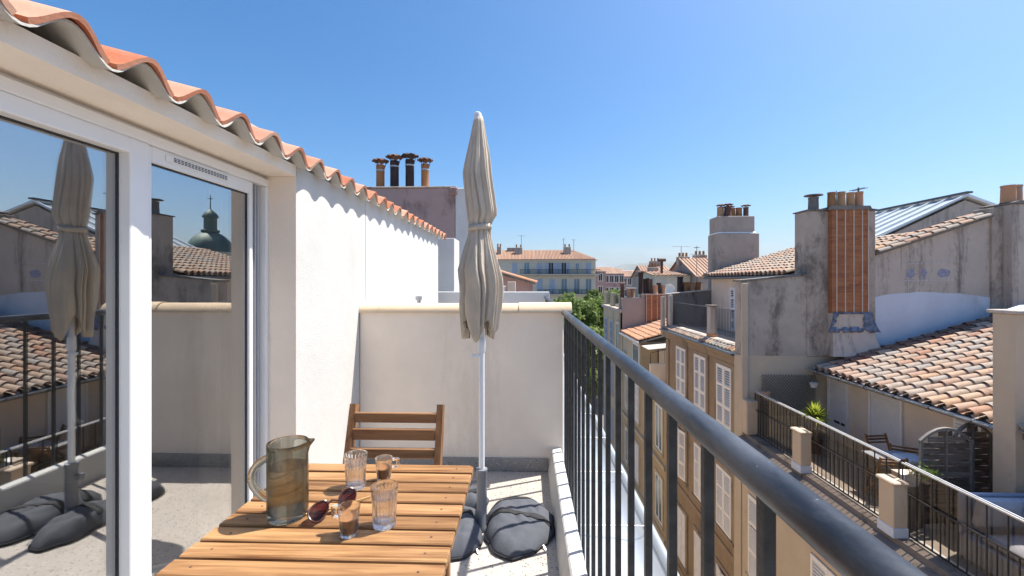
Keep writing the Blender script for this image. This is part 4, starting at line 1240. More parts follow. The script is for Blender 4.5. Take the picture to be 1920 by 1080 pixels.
# lattice on the wall
tr = thing('trellis', 'brown diamond lattice fixed to the wall beside the roof terrace', 'trellis', (7.1, BY, -2.1))
g = MB(); x0, x1, z0, z1 = 6.32, 7.75, -2.2, -1.10
for k in range(-16, 34):
    for s in (1, -1):
        xa = x0 + k*.075; pts_ = []
        for t in (0, 1):
            z = z0 + (z1-z0)*t; x = xa + s*(z-z0)*.8 + (0 if s > 0 else .9)
            pts_.append((x, z))
        (ax, az), (bx, bz) = pts_
        t0 = max(0, min(1, (x0-ax)/(bx-ax))) if bx > ax else max(0, min(1, (x1-ax)/(bx-ax)))
        t1 = max(0, min(1, (x1-ax)/(bx-ax))) if bx > ax else max(0, min(1, (x0-ax)/(bx-ax)))
        if t1 - t0 < .03: continue
        p = (ax+(bx-ax)*t0, az+(bz-az)*t0); q = (ax+(bx-ax)*t1, az+(bz-az)*t1)
        y = BY - (.022 if s > 0 else .034)
        g.bar((p[0],y,p[1]), (q[0],y,q[1]), .008, .016)
o = g.build('lattice', M['grey_wood_z'], tr, kind='stuff')

# ------------------------------------------------------------------ C: house with the tiled roof and the furnished terrace
C_ = thing('tiled_house', 'beige house with old clay tiled roof behind a furnished terrace', 'house', (8.5, 8, STREET_Z))
CX = 5.82
g = MB(); g.box(CX, 8.08, -3.5, BY+.0, STREET_Z, -2.90); g.build('lower_wall', M['beige_facade'], C_)
g = MB(); g.box(6.10, 8.09, -3.5, BY, -2.899, -2.75); g.build('terrace_floor', M['stone_tile'], C_)
g = MB(); g.prism([(5.55,-2.80),(5.55,-2.92),(5.62,-2.98),(5.72,-3.02),(5.80,-3.22),(5.819,-3.22),(6.0,-2.9),(6.11,-2.9),(6.11,-2.66),(5.86,-2.66),(5.84,-2.745)], 'y', -3.5, BY-.01); g.build('cornice', M['stone_ledge'], C_)
g = MB(); g.box(8.10, 13.2, -3.5, BY-.005, -2.75, -.98); g.build('wall', M['cream_house'], C_)
def vis(x, y): return .60 < x/y < 1.085
def weathered(x, y): return y > BY - .62 + .14*noise.noise((x*1.3,0,0)) and x > 7.9  # weathered columns by the party wall, its shadow also painted into their colour
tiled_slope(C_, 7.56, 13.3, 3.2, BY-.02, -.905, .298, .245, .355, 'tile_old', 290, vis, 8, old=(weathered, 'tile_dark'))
g = MB(); n = 20
prof_ = [(7.52 - .055*math.cos(a), -.93 - .055*math.sin(a)) for a in [math.pi*i/8 for i in range(9)]]
inner = [(7.52 - .047*math.cos(a), -.93 - .047*math.sin(a)) for a in [math.pi*i/8 for i in range(9)]][::-1]
g.prism((prof_+inner)[::-1], 'y', 7.32, BY-.02); g.build('gutter', M['galv'], C_, smooth=30)
for k in range(6):
    y = BY-.5-.78*k; g = MB(); g.tube([(7.60,y,-.90),(7.47,y,-.92),(7.455,y,-.95),(7.52,y,-.995),(7.60,y,-.96)], .007, 6); g.build('gutter_bracket', M['black_iron'], C_)
# doors with roller blinds
def roller_door(yc, w, z0, z1):
    g = MB(); g.box(8.05, 8.10, yc-w/2-.05, yc-w/2, z0, z1+.05); g.box(8.05, 8.10, yc+w/2, yc+w/2+.05, z0, z1+.05); g.box(8.051, 8.10, yc-w/2, yc+w/2, z1, z1+.05)
    d = g.build('door', M['shutter'], C_); n = 34
    g = MB()
    for i in range(n):
        za = z0 + (z1-z0)*i/n; zb = z0 + (z1-z0)*(i+1)/n
        g.prism([(8.095,za),(8.078,za+.004),(8.074,(za+zb)/2),(8.078,zb-.004),(8.095,zb)], 'y', yc-w/2+.001, yc+w/2-.001)
    g.build('roller_blind', M['roller'], d, kind='stuff'); return d
d1 = roller_door(11.62, .64, -2.70, -1.14)
g = MB(); g.box(8.06, 8.073, 11.55, 11.74, -2.28, -2.22); g.box(8.06, 8.073, 11.37, 11.49, -2.28, -2.22); g.build('air_slot', M['seal'], d1)
roller_door(10.12, .82, -2.70, -1.14)
g = MB(); g.box(8.05, 8.0995, 8.02, 8.52, -1.6, -1.12); v_ = g.build('vent_window', M['shutter'], C_)
g = MB()
for k in range(6): g.box(8.04, 8.0495, 8.07, 8.47, -1.55+.07*k, -1.52+.07*k)
g.build('vent_slats', M['pvc_shade'], v_, kind='stuff')
# lower storeys
for (z0, z1) in ((-6.2,-4.1),(-9.4,-7.4)):
    for yc in (11.05, 8.55, 6.3, 4.2):
        surround(C_, CX, yc, z0, z1, 1.06, M['beige_wall'], .10, .03); shutters(C_, CX-.02, yc, z0, z1, 1.02)
g = MB(); g.box(CX-.10, CX+.01, -3.5, BY-.05, -6.75, -6.6); g.build('string_course', M['beige_wall'], C_)
# beige chimney breast in front
g = MB(); g.cbox(7.50, 8.8, 6.97, 7.30, -2.74, .90, .012); cb = g.build('chimney', M['beige_wall'], C_)
g = MB(); g.cbox(7.46, 8.9, 6.91, 7.36, .9005, .955, .01); g.build('chimney_crown', M['cement_light'], cb)
g = MB(); g.prism([(7.75,.9555),(8.9,.9555),(8.9,1.10),(7.95,1.02)], 'y', 6.95, 7.32); g.build('crown_mortar', M['lime_wash'], cb)
# terrace railing with glass screens
def terrace_rail(label, y0, y1):
    t = thing('terrace_railing', label, 'railing', (6.07, (y0+y1)/2, -2.66), 0, 'railing sections along the opposite terrace')
    z0, zm, z1 = -2.62, -1.98, -1.52; x = 6.05
    for nm, z, h in (('top_bar', z1, .022), ('middle_bar', zm, .018), ('bottom_bar', z0, .02)):
        g = MB(); g.box(x-.012, x+.012, y0, y1, z-h/2, z+h/2); g.build(nm, M['black_iron'] if nm != 'top_bar' else M['galv'], t)
    n = max(2, round((y1-y0)/.128))
    g = MB(); g.box(-.007, .007, -.007, .007, z0+.011, zm-.010); lo = g.mesh('lower_bar', M['black_iron'])
    g = MB(); g.box(-.007, .007, -.007, .007, zm+.010, z1-.012); hi = g.mesh('upper_bar', M['black_iron'])
    for i in range(n+1):
        y = y0 + .01 + (y1-y0-.02)*i/n
        inst('lower_bar', lo, t, Matrix.Translation((x, y, 0)))
        if i % 2 == 0: inst('upper_bar', hi, t, Matrix.Translation((x, y, 0)))
    g = MB(); g.box(x+.030, x+.036, y0+.02, y1-.02, z0+.03, z1+.01); g.build('glass_panel', M['plexi'], t)
    g = MB(); g.box(x+.026, x+.040, y0+.02, y1-.02, z1+.0102, z1+.020); g.build('glass_edge', M['alu'], t)
terrace_rail('black railing section beside the lattice trellis on the opposite terrace', 9.72, 11.90)
terrace_rail('middle black railing section between the two beige piers', 7.30, 9.67)
terrace_rail('nearest black railing section in front of the grey sofa', 2.6, 7.25)
def terrace_pier(label, y0, y1):
    t = thing('terrace_pier', label, 'pier', (5.95, (y0+y1)/2, -2.74), 0, 'beige piers of the opposite terrace')
    g = MB(); g.cbox(5.80, 6.025, y0, y1, -2.655, -1.83, .012); g.build('shaft', M['beige_wall'], t)
    g = MB(); g.cbox(5.765, 6.030, y0-.03, y1+.03, -1.8295, -1.775, .018); g.build('cap', M['beige_wall'], t)
    g = MB(); g.cbox(5.785, 6.03, y0-.015, y1+.015, -2.6595, -2.50, .01); g.build('plinth', M['lime_wash'], t)
terrace_pier('beige pier nearest the yucca, standing outside the black railing', 9.45, 9.75)
terrace_pier('larger looking beige pier in front of the wooden chairs', 7.11, 7.41)
g = MB(); g.cbox(5.80, 6.10, 11.72, BY-.005, -2.65, -1.75, .02); g.build('end_pier', M['beige_wall'], C_)

# terrace furniture
folding_chair('wooden slatted folding chair with its back to the white roller blind', (7.55, 9.70, -2.75), R(8), .50, 'folding chairs on the opposite terrace')
folding_chair('wooden slatted folding chair turned sideways next to the arched screen', (7.60, 9.02, -2.75), R(-28), .50, 'folding chairs on the opposite terrace')
folding_chair('wooden slatted folding chair on the rail side of the small terrace table', (6.85, 8.40, -2.75), R(175), .48, 'folding chairs on the opposite terrace')
tt = thing('terrace_table', 'small pale table among the chairs on the opposite terrace', 'table', (7.15, 8.75, -2.75))
g = MB(); g.cbox(6.75, 7.50, 8.45, 9.05, -2.03, -2.005, .006); g.build('table_top', M['shutter_blue'], tt)
for x in (6.8, 7.42):
    for y in (8.5, 8.97):
        g = MB(); g.box(x, x+.035, y, y+.035, -2.75, -2.0305); g.build('leg', M['grey_iron'], tt)
g = MB(); g.cbox(7.1, 7.5, 8.35, 8.75, -2.0, -1.93, .02); g.build('seat_cushion', M['lime_wash'], None, label='pale folded cushion lying on the terrace table', cat='cushion')
def screen(label, x0, x1, y):
    t = thing('garden_screen', label, 'screen', ((x0+x1)/2, y, -2.75), 0, 'arched weathered wood screens')
    w = x1-x0; zt = -1.32; rise = .22
    def arch(x): 
        s = (x-x0)/w*2-1; return zt + rise*(1-s*s)
    for x in (x0, x1-.045):
        g = MB(); g.cbox(x, x+.045, y-.025, y+.025, -2.74, arch(x+.0225), .006); g.build('post', M['grey_wood_z'], t)
    g = MB(); n = 16; poly = [(x0+w*i/n, arch(x0+w*i/n)+.0) for i in range(n+1)]; poly2 = [(x0+w*i/n, arch(x0+w*i/n)+.045) for i in range(n,-1,-1)]
    g.prism((poly+poly2)[::-1], 'y', y-.026, y+.026); g.build('arch_rail', M['grey_wood_z'], t, smooth=30)
    g = MB(); g.box(x0+w/2-.012, x0+w/2+.012, y-.022, y+.022, -2.70, arch(x0+w/2)); g.build('centre_rail', M['grey_wood_z'], t)
    k = 0; z = -2.68
    while z < zt+rise-.08:
        zz = z + .092
        xa, xb = x0+.046, x1-.046
        while arch(xa) < zz and xa < x0+w/2: xa += .01
        while arch(xb) < zz and xb > x0+w/2: xb -= .01
        if xb-xa > .1:
            g = MB(); yy = y + (.010 if k % 2 else -.010); vs = []; fs = []
            for i in range(9):
                x = xa + (xb-xa)*i/8; o = (.012 if k % 2 else -.012)*math.cos(2*math.pi*i/8)
                for dy in (-.004, .004):
                    for zq in (z+.004*noise.noise((k,i*.3,0)), zz-.004*noise.noise((k*2,i*.3,1))): vs.append((x, y+o+dy, zq))
            for i in range(8):
                a, b = 4*i, 4*i+4
                fs += [(a,b,b+1,a+1),(a+3,b+3,b+2,a+2),(a+1,b+1,b+3,a+3),(a,a+2,b+2,b)]
            fs += [(0,1,3,2),(32,34,35,33)]
            g.add(vs, fs); g.build('slat', M['grey_wood'], t)
        z += .098; k += 1
screen('weathered arched wooden screen standing full width beside the chairs', 6.63, 7.49, 7.60)
screen('weathered arched wooden screen half hidden by the beige chimney breast', 7.46, 8.09, 7.88)
so = thing('outdoor_sofa', 'grey blue cushioned sofa behind the nearest terrace railing', 'sofa', (7.2, 6.4, -2.75))
g = MB(); g.cbox(6.55, 7.85, 5.90, 6.85, -2.74, -2.40, .02); g.build('base', M['cushion'], so)
def pillow(x0, x1, y0, y1, z0, z1):
    g = MB(); N = 10; vs = []; fs = []
    for s in (0, 1):
        for i in range(N+1):
            for j in range(N+1):
                u, v = i/N*2-1, j/N*2-1; e = ((1-abs(u)**4)*(1-abs(v)**4))**.4
                zc = (z0+z1)/2; h = (z1-z0)/2*(.45+.55*e)
                vs.append((x0+(x1-x0)*i/N, y0+(y1-y0)*j/N, zc + (h if s else -h)))
    n0 = (N+1)**2
    for i in range(N):
        for j in range(N):
            a = i*(N+1)+j; fs.append((n0+a, n0+a+N+1, n0+a+N+2, n0+a+1)); fs.append((a, a+1, a+N+2, a+N+1))
    for i in range(N):
        for (a, b) in ((i, i+1), (n0-1-i, n0-2-i), ): fs.append((a, b, b+n0, a+n0))
        a, b = i*(N+1), (i+1)*(N+1); fs.append((b, a, a+n0, b+n0)); a += N; b += N; fs.append((a, b, b+n0, a+n0))
    g.add(vs, fs); return g
for x0, x1 in ((6.6,7.18),(7.19,7.8)):
    pillow(x0, x1, 5.90, 6.55, -2.40, -2.22).build('seat_cushion', M['cushion'], so, smooth=40)
    p = pillow(x0, x1, -.42, .0, -.10, .10)
    W_ = Matrix.Translation((0, 6.67, -2.18)) @ Matrix.Rotation(R(-78), 4, 'X')
    p.build('back_cushion', M['cushion'], so, smooth=40, world=W_)
g = MB(); g.cbox(6.55, 7.85, 6.81, 6.89, -2.40, -1.80, .02); g.build('back_panel', M['cushion'], so)
yc_ = thing('yucca_plant', 'bright yellow green spiky yucca in a pot by the railing', 'plant', (7.0, 10.85, -2.75))
g = MB(); g.lathe([(.13,0),(.17,.30),(.18,.32),(.16,.32),(.15,.27)], (7.0,10.85,-2.745), 16, True, True); g.build('pot', M['rust'], yc_, smooth=True)
g = MB(); g.tube([(7.0,10.85,-2.5),(7.01,10.86,-2.1),(7.0,10.85,-1.88)], [.03,.025,.02], 8); g.build('stem', M['bark'], yc_, smooth=True)
random.seed(3)
g = MB()
for k in range(140):
    a = random.uniform(0, 2*math.pi); el = random.uniform(-.25, 1.35); L = random.uniform(.30,.46); w = .021
    d = Vector((math.cos(a)*math.cos(el), math.sin(a)*math.cos(el), math.sin(el))); sd = Vector((-math.sin(a), math.cos(a), 0))
    p0 = Vector((7.0,10.85,-1.88+random.uniform(-.05,.05))); p1 = p0+d*L*.55; p2 = p0+d*L+Vector((0,0,-.10*L*(1.3-el)))
    g.add([tuple(p0-sd*w*.6), tuple(p0+sd*w*.6), tuple(p1+sd*w), tuple(p1-sd*w), tuple(p2)], [(0,1,2,3),(3,2,4)])
g.build('leaves', M['yucca'], yc_)
hp = thing('hanging_pot', 'white hanging flower pot under the end of the gutter', 'flower pot', (7.55, 11.75, -1.4))
g = MB(); g.lathe([(.07,0),(.10,.10),(.115,.12),(.105,.12),(.09,.09)], (7.55,11.75,-1.38), 16, False, True); g.build('pot', M['pvc'], hp, smooth=True)
g = MB()
for k in range(3): a = 2.1*k; g.bar((7.55+.10*math.cos(a),11.75+.10*math.sin(a),-1.27),(7.55,11.75,-.99),.005,.005)
g.build('hanger', M['black_iron'], hp)
pp = thing('planter', 'small clay planter clipped on the far end of the black railing', 'flower pot', (6.2, 11.6, -1.55))
g = MB(); g.lathe([(.08,0),(.11,.12),(.12,.14),(.10,.14),(.09,.11)], (6.2,11.55,-1.60), 16, True, True); g.build('pot', M['tile_orange'], pp, smooth=True)
g = MB(); g.bar((6.20,11.55,-1.59),(6.06,11.55,-1.59),.02,.02); g.build('clip', M['black_iron'], pp)
wp = thing('white_planter', 'white square planter with a small green plant by the chairs', 'flower pot', (6.4, 7.55, -2.75))
g = MB(); g.prism([(6.30,-2.02),(6.52,-2.02),(6.57,-1.82),(6.25,-1.82)], 'y', 7.5, 7.72); g.build('box', M['pvc'], wp)
g = MB(); g.box(6.32, 6.50, 7.52, 7.70, -2.75, -2.0205); g.build('stand', M['grey_wood_z'], wp)
g = MB()
for k in range(160):
    p = Vector((6.45+random.gauss(0,.09), 7.35+random.gauss(0,.09), -1.72+random.gauss(0,.06))); q = Vector((random.gauss(0,1),random.gauss(0,1),random.gauss(0,1))).normalized()*.03; r_ = Vector((random.gauss(0,1),random.gauss(0,1),random.gauss(0,1))).normalized()*.02
    g.add([tuple(p-q), tuple(p+r_), tuple(p+q), tuple(p-r_)], [(0,1,2,3)])
g.build('foliage', M['leaf_light'], wp, kind='stuff')

# glazed gable roof behind the party wall
gr = thing('glass_roof_house', 'gabled house top with a glazed aluminium roof behind the tiled wall', 'house', (14.5, 16, STREET_Z))
gy0, gy1, gx0, gx1, gx2, gz0, gz1 = 15.0, 18.6, 11.4, 14.55, 16.9, 2.72, 4.22
g = MB(); g.prism([(gx0+.15,-1),(gx0+.15,gz0-.05),(gx1,gz1-.12),(gx2,gz0+.55),(gx2,-1)], 'y', gy0, gy1); g.build('gable', M['cement_light'], gr)
s3 = (gz1-gz0)/(gx1-gx0)
g = MB(); g.prism([(gx0,gz0),(gx1,gz1),(gx1,gz1+.03),(gx0,gz0+.03)], 'y', gy0-.12, gy1); rp = g.build('glazing', M['glazing'], gr)
for k in range(7):
    y = gy0-.12 + (gy1-gy0+.06)*k/6
    g = MB(); g.prism([(gx0-.05,gz0+.0305),(gx1,gz1+.0305),(gx1,gz1+.09),(gx0-.05,gz0+.09)], 'y', y, y+.06); g.build('glazing_bar', M['alu'], rp)
g = MB(); g.box(gx1-.1, gx1+.1, gy0-.16, gy1, gz1+.0905, gz1+.15); g.build('ridge_cap', M['grey_iron'], gr)
g = MB(); g.prism([(gx1,gz1-.02),(gx2+.1,gz0+.55),(gx2+.1,gz0+.63),(gx1,gz1+.07)], 'y', gy0-.12, gy1); g.build('roof_slope', M['alu'], gr)
g = MB(); g.box(gx0-.2, gx0+1.4, gy0-.4, gy0-.12, gz0-.35, gz0-.25); g.build('eave_rail', M['alu'], gr)

# ------------------------------------------------------------------ lower house and the grey gabled house further along
E_ = thing('low_house', 'low ochre house with orange roof, awning and small roof terrace', 'house', (8, 23, STREET_Z))
g = MB(); g.box(6.02, 11, 18.98, 27.55, STREET_Z, -3.6); g.build('wall', M['ochre'], E_)
g = MB(); g.box(6.03, 10, 23.4, 27.5, -3.6, -1.80); g.build('roof_room', M['yellow_stone'], E_)
tiled_slope(E_, 5.85, 10.2, 23.1, 27.55, -1.72, .27, .26, .38, 'tile_orange', 0, seg=5)
g = MB(); g.box(5.78, 5.86, 23.0, 27.6, -1.85, -1.74); g.build('gutter', M['alu'], E_)
g = MB(); g.prism([(6.0,-1.98),(7.75,-1.80),(7.75,-1.76),(6.0,-1.94)], 'y', 21.7, 23.38); g.build('awning', M['cement_light'], E_)
g = MB(); g.box(6.95, 7.65, 23.36, 23.41, -3.4, -2.15); w_ = g.build('window', M['rust'], E_)
for x in (7.0, 7.31):
    g = MB(); g.box(x, x+.29, 23.345, 23.359, -3.3, -2.2); g.build('net_curtain', M['shutter'], w_)
g = MB(); g.box(6.01, 6.03, 23.6, 25.0, -3.2, -2.0); w_ = g.build('window', M['shutter'], E_)
g = MB(); g.box(6.0, 6.009, 23.7, 24.9, -3.1, -2.1); g.build('pane', M['solar_glass'], w_)
g = MB(); g.cbox(6.05, 7.9, 21.6, 21.75, -3.6, -2.62, .02); g.build('balcony_wall', M['cream_wall'], E_)
g = MB(); g.tube([(6.08,21.65,-2.62),(6.08,21.65,-2.1),(6.7,21.65,-1.95),(7.85,21.65,-1.85)], .018, 8); g.build('balcony_rail', M['black_iron'], E_)
g = MB(); g.box(7.95, 9.4, 19.2, 22.5, -3.6, -1.45); g.build('side_annex', M['cream_wall'], E_)
g = MB(); g.box(7.93, 7.951, 20.0, 20.9, -3.6, -1.85); g.build('door', M['grey_blue'], E_)
g = MB(); g.cbox(7.0, 7.5, 19.5, 20.3, -3.6, -2.9, .02); g.build('planter_box', M['grey_blue'], E_)
g = MB(); g.box(7.7, 9.6, 19.1, 22.6, -1.449, -1.38); g.build('annex_roof', M['zinc_dark'], E_)
for (z0, z1) in ((-6.2,-4.2),(-9.4,-7.4),(-12.6,-10.6)):
    for i, yc in enumerate((20.0, 21.9, 24.0, 26.2)):
        surround(E_, 6.02, yc, z0, z1, 1.0, M['yellow_stone'], .14, .05)
        if (i + int(-z0)) % 3 == 0: dark_window(E_, 6.0, yc, z0, z1, .98)
        else: shutters(E_, 6.0, yc, z0, z1, .96, 'shutter')
for z in (-3.75, -6.75, -9.9):
    g = MB(); g.box(5.9, 6.03, 18.99, 27.54, z, z+.14); g.build('string_course', M['yellow_stone'], E_)
g = MB(); g.cbox(5.60, 6.0, 26.6, 27.2, -3.5, -2.9, .03); g.build('air_conditioner', M['shutter'], E_)

D_ = thing('grey_gabled_house', 'yellow house with grey mauve gable wall, orange flue panel and many pots', 'house', (8, 31, STREET_Z))
g = MB(); g.box(6.0, 10.2, 27.62, 34.2, STREET_Z, -.35); g.build('wall', M['yellow_stone'], D_)
g = MB(); g.prism([(6.0,-1.95),(10.4,-1.95),(10.4,.62),(7.2,.62),(7.2,.40),(6.0,.36)], 'y', 27.58, 28.1); gw = g.build('gable_wall', M['mauve_grey'], D_)
g = MB(); g.box(7.42, 8.52, 27.44, 27.579, -1.25, .58); g.build('flue_panel', M['flue_brick'], D_)
for x in (7.46, 7.78, 8.12, 8.46):
    g = MB(); g.box(x-.02, x+.02, 27.425, 27.4395, -1.2, .58); g.build('batten', M['cement_light'], D_)
g = MB(); g.prism([(6.0,-1.9),(7.1,-1.75),(7.4,-1.25),(8.54,-1.25),(8.9,-1.1),(9.2,-1.9)], 'y', 27.47, 27.5795); g.build('brick_repair', M['tile_orange'], D_)
g = MB(); g.box(5.86, 6.0, 27.6, 34.2, -.55, -.35); g.build('cornice', M['cement_light'], D_)
for y in (28.4, 31.2, 33.9):
    g = MB(); g.box(6.0, 6.3, y, y+.3, -.35, .62); g.build('pier', M['yellow_stone'], D_)
iron_panel(D_, 6.15, 28.7, 31.2, -.3, .45, .13); iron_panel(D_, 6.15, 31.5, 33.9, -.3, .45, .13)
for (z0, z1) in ((-3.2,-1.3),(-6.4,-4.4),(-9.6,-7.6)):
    for i, yc in enumerate((28.9, 30.9, 32.9)):
        surround(D_, 6.0, yc, z0, z1, 1.0, M['beige_wall'], .14, .05)
        if i == 0: dark_window(D_, 5.98, yc, z0, z1, .98)
        else: shutters(D_, 5.98, yc, z0, z1, .96, 'shutter_blue')
pots(D_, [(6.15,28.3,-.1,.13,1.35,'rust',2.0),(6.55,28.2,.4,.14,.55,'tile_orange'),(6.8,28.3,.4,.14,.55,'pot_pale'),(7.25,28.0,.62,.16,1.35,'soot',2.2),
           (7.55,28.2,.62,.11,.95,'soot'),(7.75,28.3,.62,.11,1.0,'soot'),(7.95,28.2,.62,.11,.95,'rust'),(8.2,28.1,.62,.16,.55,'tile_orange'),(8.45,28.2,.62,.15,.7,'soot'),(8.75,28.2,.62,.15,.55,'tile_orange')])
g = MB(); g.box(6.4, 7.0, 28.0, 28.5, .965, 1.0); g.build('pot_slab', M['alu'], D_)
g = MB(); g.box(6.3, 10.0, 28.1, 34.0, -.36, -.3); g.build('roof_deck', M['cement_dark'], D_)

# ------------------------------------------------------------------ roofs further along the street
def gable_house(name, label, x0, x1, y0, y1, z0, ze, zr, wall, roof, axis='x', windows=(), group=None, cat='house', lod=False, chim=()):
    t = thing(name, label, cat, ((x0+x1)/2, (y0+y1)/2, z0), 0, group)
    g = MB()
    if axis == 'x':      # ridge along x, slope faces the camera
        g.prism([(y0,z0),(y1,z0),(y1,ze),((y0+y1)/2,zr),(y0,ze)], 'x', x0, x1)
    else: g.prism([(x0,z0),(x0,ze),((x0+x1)/2,zr),(x1,ze),(x1,z0)], 'y', y0, y1)
    g.build('wall', M[wall], t)
    g = MB(); o = .25; th = .12
    if axis == 'x':
        ym = (y0+y1)/2; s = (zr-ze)/(ym-y0)
        n = max(6, int((x1-x0)/.3)); 
        for sgn, ya in ((1, y0-o), (-1, y1+o)):
            za = ze - s*o
            for i in range(n):
                xa = x0-o+(x1-x0+2*o)*i/n; xb = x0-o+(x1-x0+2*o)*(i+.62)/n; xc = x0-o+(x1-x0+2*o)*(i+1)/n
                g.add([(xa,ya,za+.06),(xb,ya,za+.06),(xb,ym,zr+.10),(xa,ym,zr+.10),(xa,ya,za-.02),(xb,ya,za-.02),(xb,ym,zr+.02),(xa,ym,zr+.02),(xc,ya,za),(xc,ym,zr+.04)],
                      [(0,1,2,3),(0,4,5,1),(3,7,4,0),(1,5,6,2),(5,8,9,6)])
    else:
        xm = (x0+x1)/2; s = (zr-ze)/(xm-x0); n = max(6, int((y1-y0)/.3))
        for xa_, za in ((x0-o, ze-s*o), (x1+o, ze-s*o)):
            for i in range(n):
                ya = y0-o+(y1-y0+2*o)*i/n; yb = y0-o+(y1-y0+2*o)*(i+.62)/n; yd = y0-o+(y1-y0+2*o)*(i+1)/n
                g.add([(xa_,ya,za+.06),(xa_,yb,za+.06),(xm,yb,zr+.10),(xm,ya,zr+.10),(xa_,ya,za-.02),(xa_,yb,za-.02),(xm,yb,zr+.02),(xm,ya,zr+.02),(xa_,yd,za),(xm,yd,zr+.04)],
                      [(0,1,2,3),(0,4,5,1),(3,7,4,0),(1,5,6,2),(5,8,9,6)])
    rf = g.build('roof', M[roof], t)
    for (xa, xb, za, zb) in windows:
        g = MB(); g.box(xa, xb, y0-.06, y0+.02, za, zb); w = g.build('window', M['shutter'], t)
        g = MB(); g.box(xa+.12, (xa+xb)/2-.04, y0-.07, y0-.061, za+.12, zb-.12); g.box((xa+xb)/2+.04, xb-.12, y0-.07, y0-.061, za+.12, zb-.12); g.build('pane', M['dark'], w)
    for (cx, cy, cz, w, h) in chim:
        g = MB(); g.cbox(cx-w/2, cx+w/2, cy-.35, cy+.35, cz, cz+h, .03); c = g.build('chimney', M['cement'], rf)
        for k in range(3):
            g = MB(); g.cyl((cx-w*.3+w*.3*k, cy, cz+h), .12, .4, 10, .1); g.build('flue_pot', M['pot_orange'], c, smooth=True)
    return t
# cream and mauve walls with the satellite dish
gable_house('cream_walled_house', 'cream walled house carrying the white satellite dish', 11.6, 14.8, 40, 46, STREET_Z, 2.0, 2.35, 'far_cream', 'far_roof', 'x', (), chim=((12.3,43,2.2,.9,.6),))
gable_house('mauve_walled_house', 'mauve walled house with long orange roof behind the roof terrace', 14.9, 20, 38.5, 47, STREET_Z, 1.9, 3.6, 'mauve_grey', 'far_roof', 'x', (), chim=((15.2,43,2.9,1.1,.9),(17.0,43.5,3.0,1.2,1.0),(18.6,43,3.2,1.0,.8)))
gable_house('grey_roofed_house', 'grey walled house with blue shutter strip behind the flue pots', 15.8, 19.4, 58, 66, STREET_Z, 2.0, 3.6, 'mauve_grey', 'far_roof', 'x', ((16.0,16.9,-.4,1.5),(17.3,18.2,-.4,1.5)), chim=((18.0,62,3.3,1.4,1.0),))
def block(name, label, x0, x1, y, z1, wall, roof, rows, cols, rh=1.6, zf=3.2, group=None):
    wd = (x1-x0)/cols; win = []
    for r in range(rows):
        for c in range(cols):
            xc = x0 + wd*(c+.5); win.append((xc-.6, xc+.6, z1-.5-zf*r-2.0, z1-.5-zf*r))
    return gable_house(name, label, x0, x1, y, y+12, STREET_Z, z1, z1+rh, wall, roof, 'x', win, group)
block('pink_block', 'plain pinkish apartment block right behind the tree tops', 17.4, 20.2, 112, 4.0, 'pink_wall', 'far_roof', 2, 1, .8)
block('dormer_house', 'orange roofed house with a band of dark windows beyond the trees', 21.2, 26.6, 120, 3.6, 'mauve', 'far_roof', 2, 4, 1.5)
block('terrace_block', 'reddish block with a long row of windows beyond the flue pots', 27.0, 36.5, 124, 2.9, 'mauve_grey', 'far_roof', 2, 7, 1.7)
block('hill_foot_house', 'small red roofed house under the distant hill', 30.0, 38.0, 190, 6.0, 'pink_wall', 'far_roof', 1, 4, 1.8)
block('distant_row_house', 'pale roofed row of houses right below the distant hill', 42.0, 56.0, 215, 5.5, 'far_cream', 'alu', 1, 6, 1.5)
block('tower_house', 'grey house left of the antennas at the far end of the street', 27.5, 30.5, 92, 3.9, 'cement', 'far_roof', 2, 2, .8)
# far city as one mass
random.seed(11); g = MB(); gr_ = MB()
for k in range(420):
    y = random.uniform(230, 900); x = random.uniform(-.6, .9)*y; w = random.uniform(8,18); d = random.uniform(8,14); h = random.uniform(-4, 2.5) + (y-230)*.006
    g.box(x, x+w, y, y+d, STREET_Z, h)
    gr_.prism([(y-.4,h),(y+d+.4,h),(y+d/2,h+2.2)], 'x', x-.3, x+w+.3)
cty = thing('distant_city', 'far-off mass of city roofs below the hills', 'city', (0, 500, STREET_Z)); cty['kind'] = 'stuff'
g.build('walls', M['far_cream'], cty, kind='stuff'); gr_.build('roofs', M['far_roof'], cty, kind='stuff')

# big facade that closes the street
F_ = thing('apartment_building', 'long cream apartment building with blue shutters and iron balconies', 'building', (4, 102, STREET_Z))
FY = 97.0; fx = lambda px: (px-987)/820*FY*.9995
x0, x1 = fx(905), fx(1116)
zb1, zb2 = 3.05, -1.35
g = MB(); g.box(x0, x1, FY, FY+12, STREET_Z, 6.2); g.build('wall', M['far_cream'], F_)
g = MB(); xr = fx(1080)
g.add([(x0,FY-.4,6.25),(x1+.4,FY-.4,6.25),(x1+.4,FY+12.4,6.25),(x0,FY+12.4,6.25),(x0,FY+6,8.75),(xr,FY+6,8.75)], [(0,1,5,4),(1,2,5),(2,3,4,5),(0,4,3),(0,3,2,1)])
rf = g.build('roof', M['far_roof'], F_)
g = MB(); n = 78
for i in range(n):
    xa = x0 + (x1-x0)*(i+.2)/n; top = min(1, max(.05, (x1+.4-xa)/(x1+.4-xr)))
    g.tube([(xa,FY-.45,6.30),(xa,FY-.4+6.4*top,6.30+2.5*top)], .10, 6, False)
g.build('tile_rows', M['far_roof'], rf, kind='stuff')
g = MB(); g.box(x0, x1+.25, FY-.35, FY+.01, 6.0, 6.2); g.build('eave_cornice', M['far_cream'], F_)
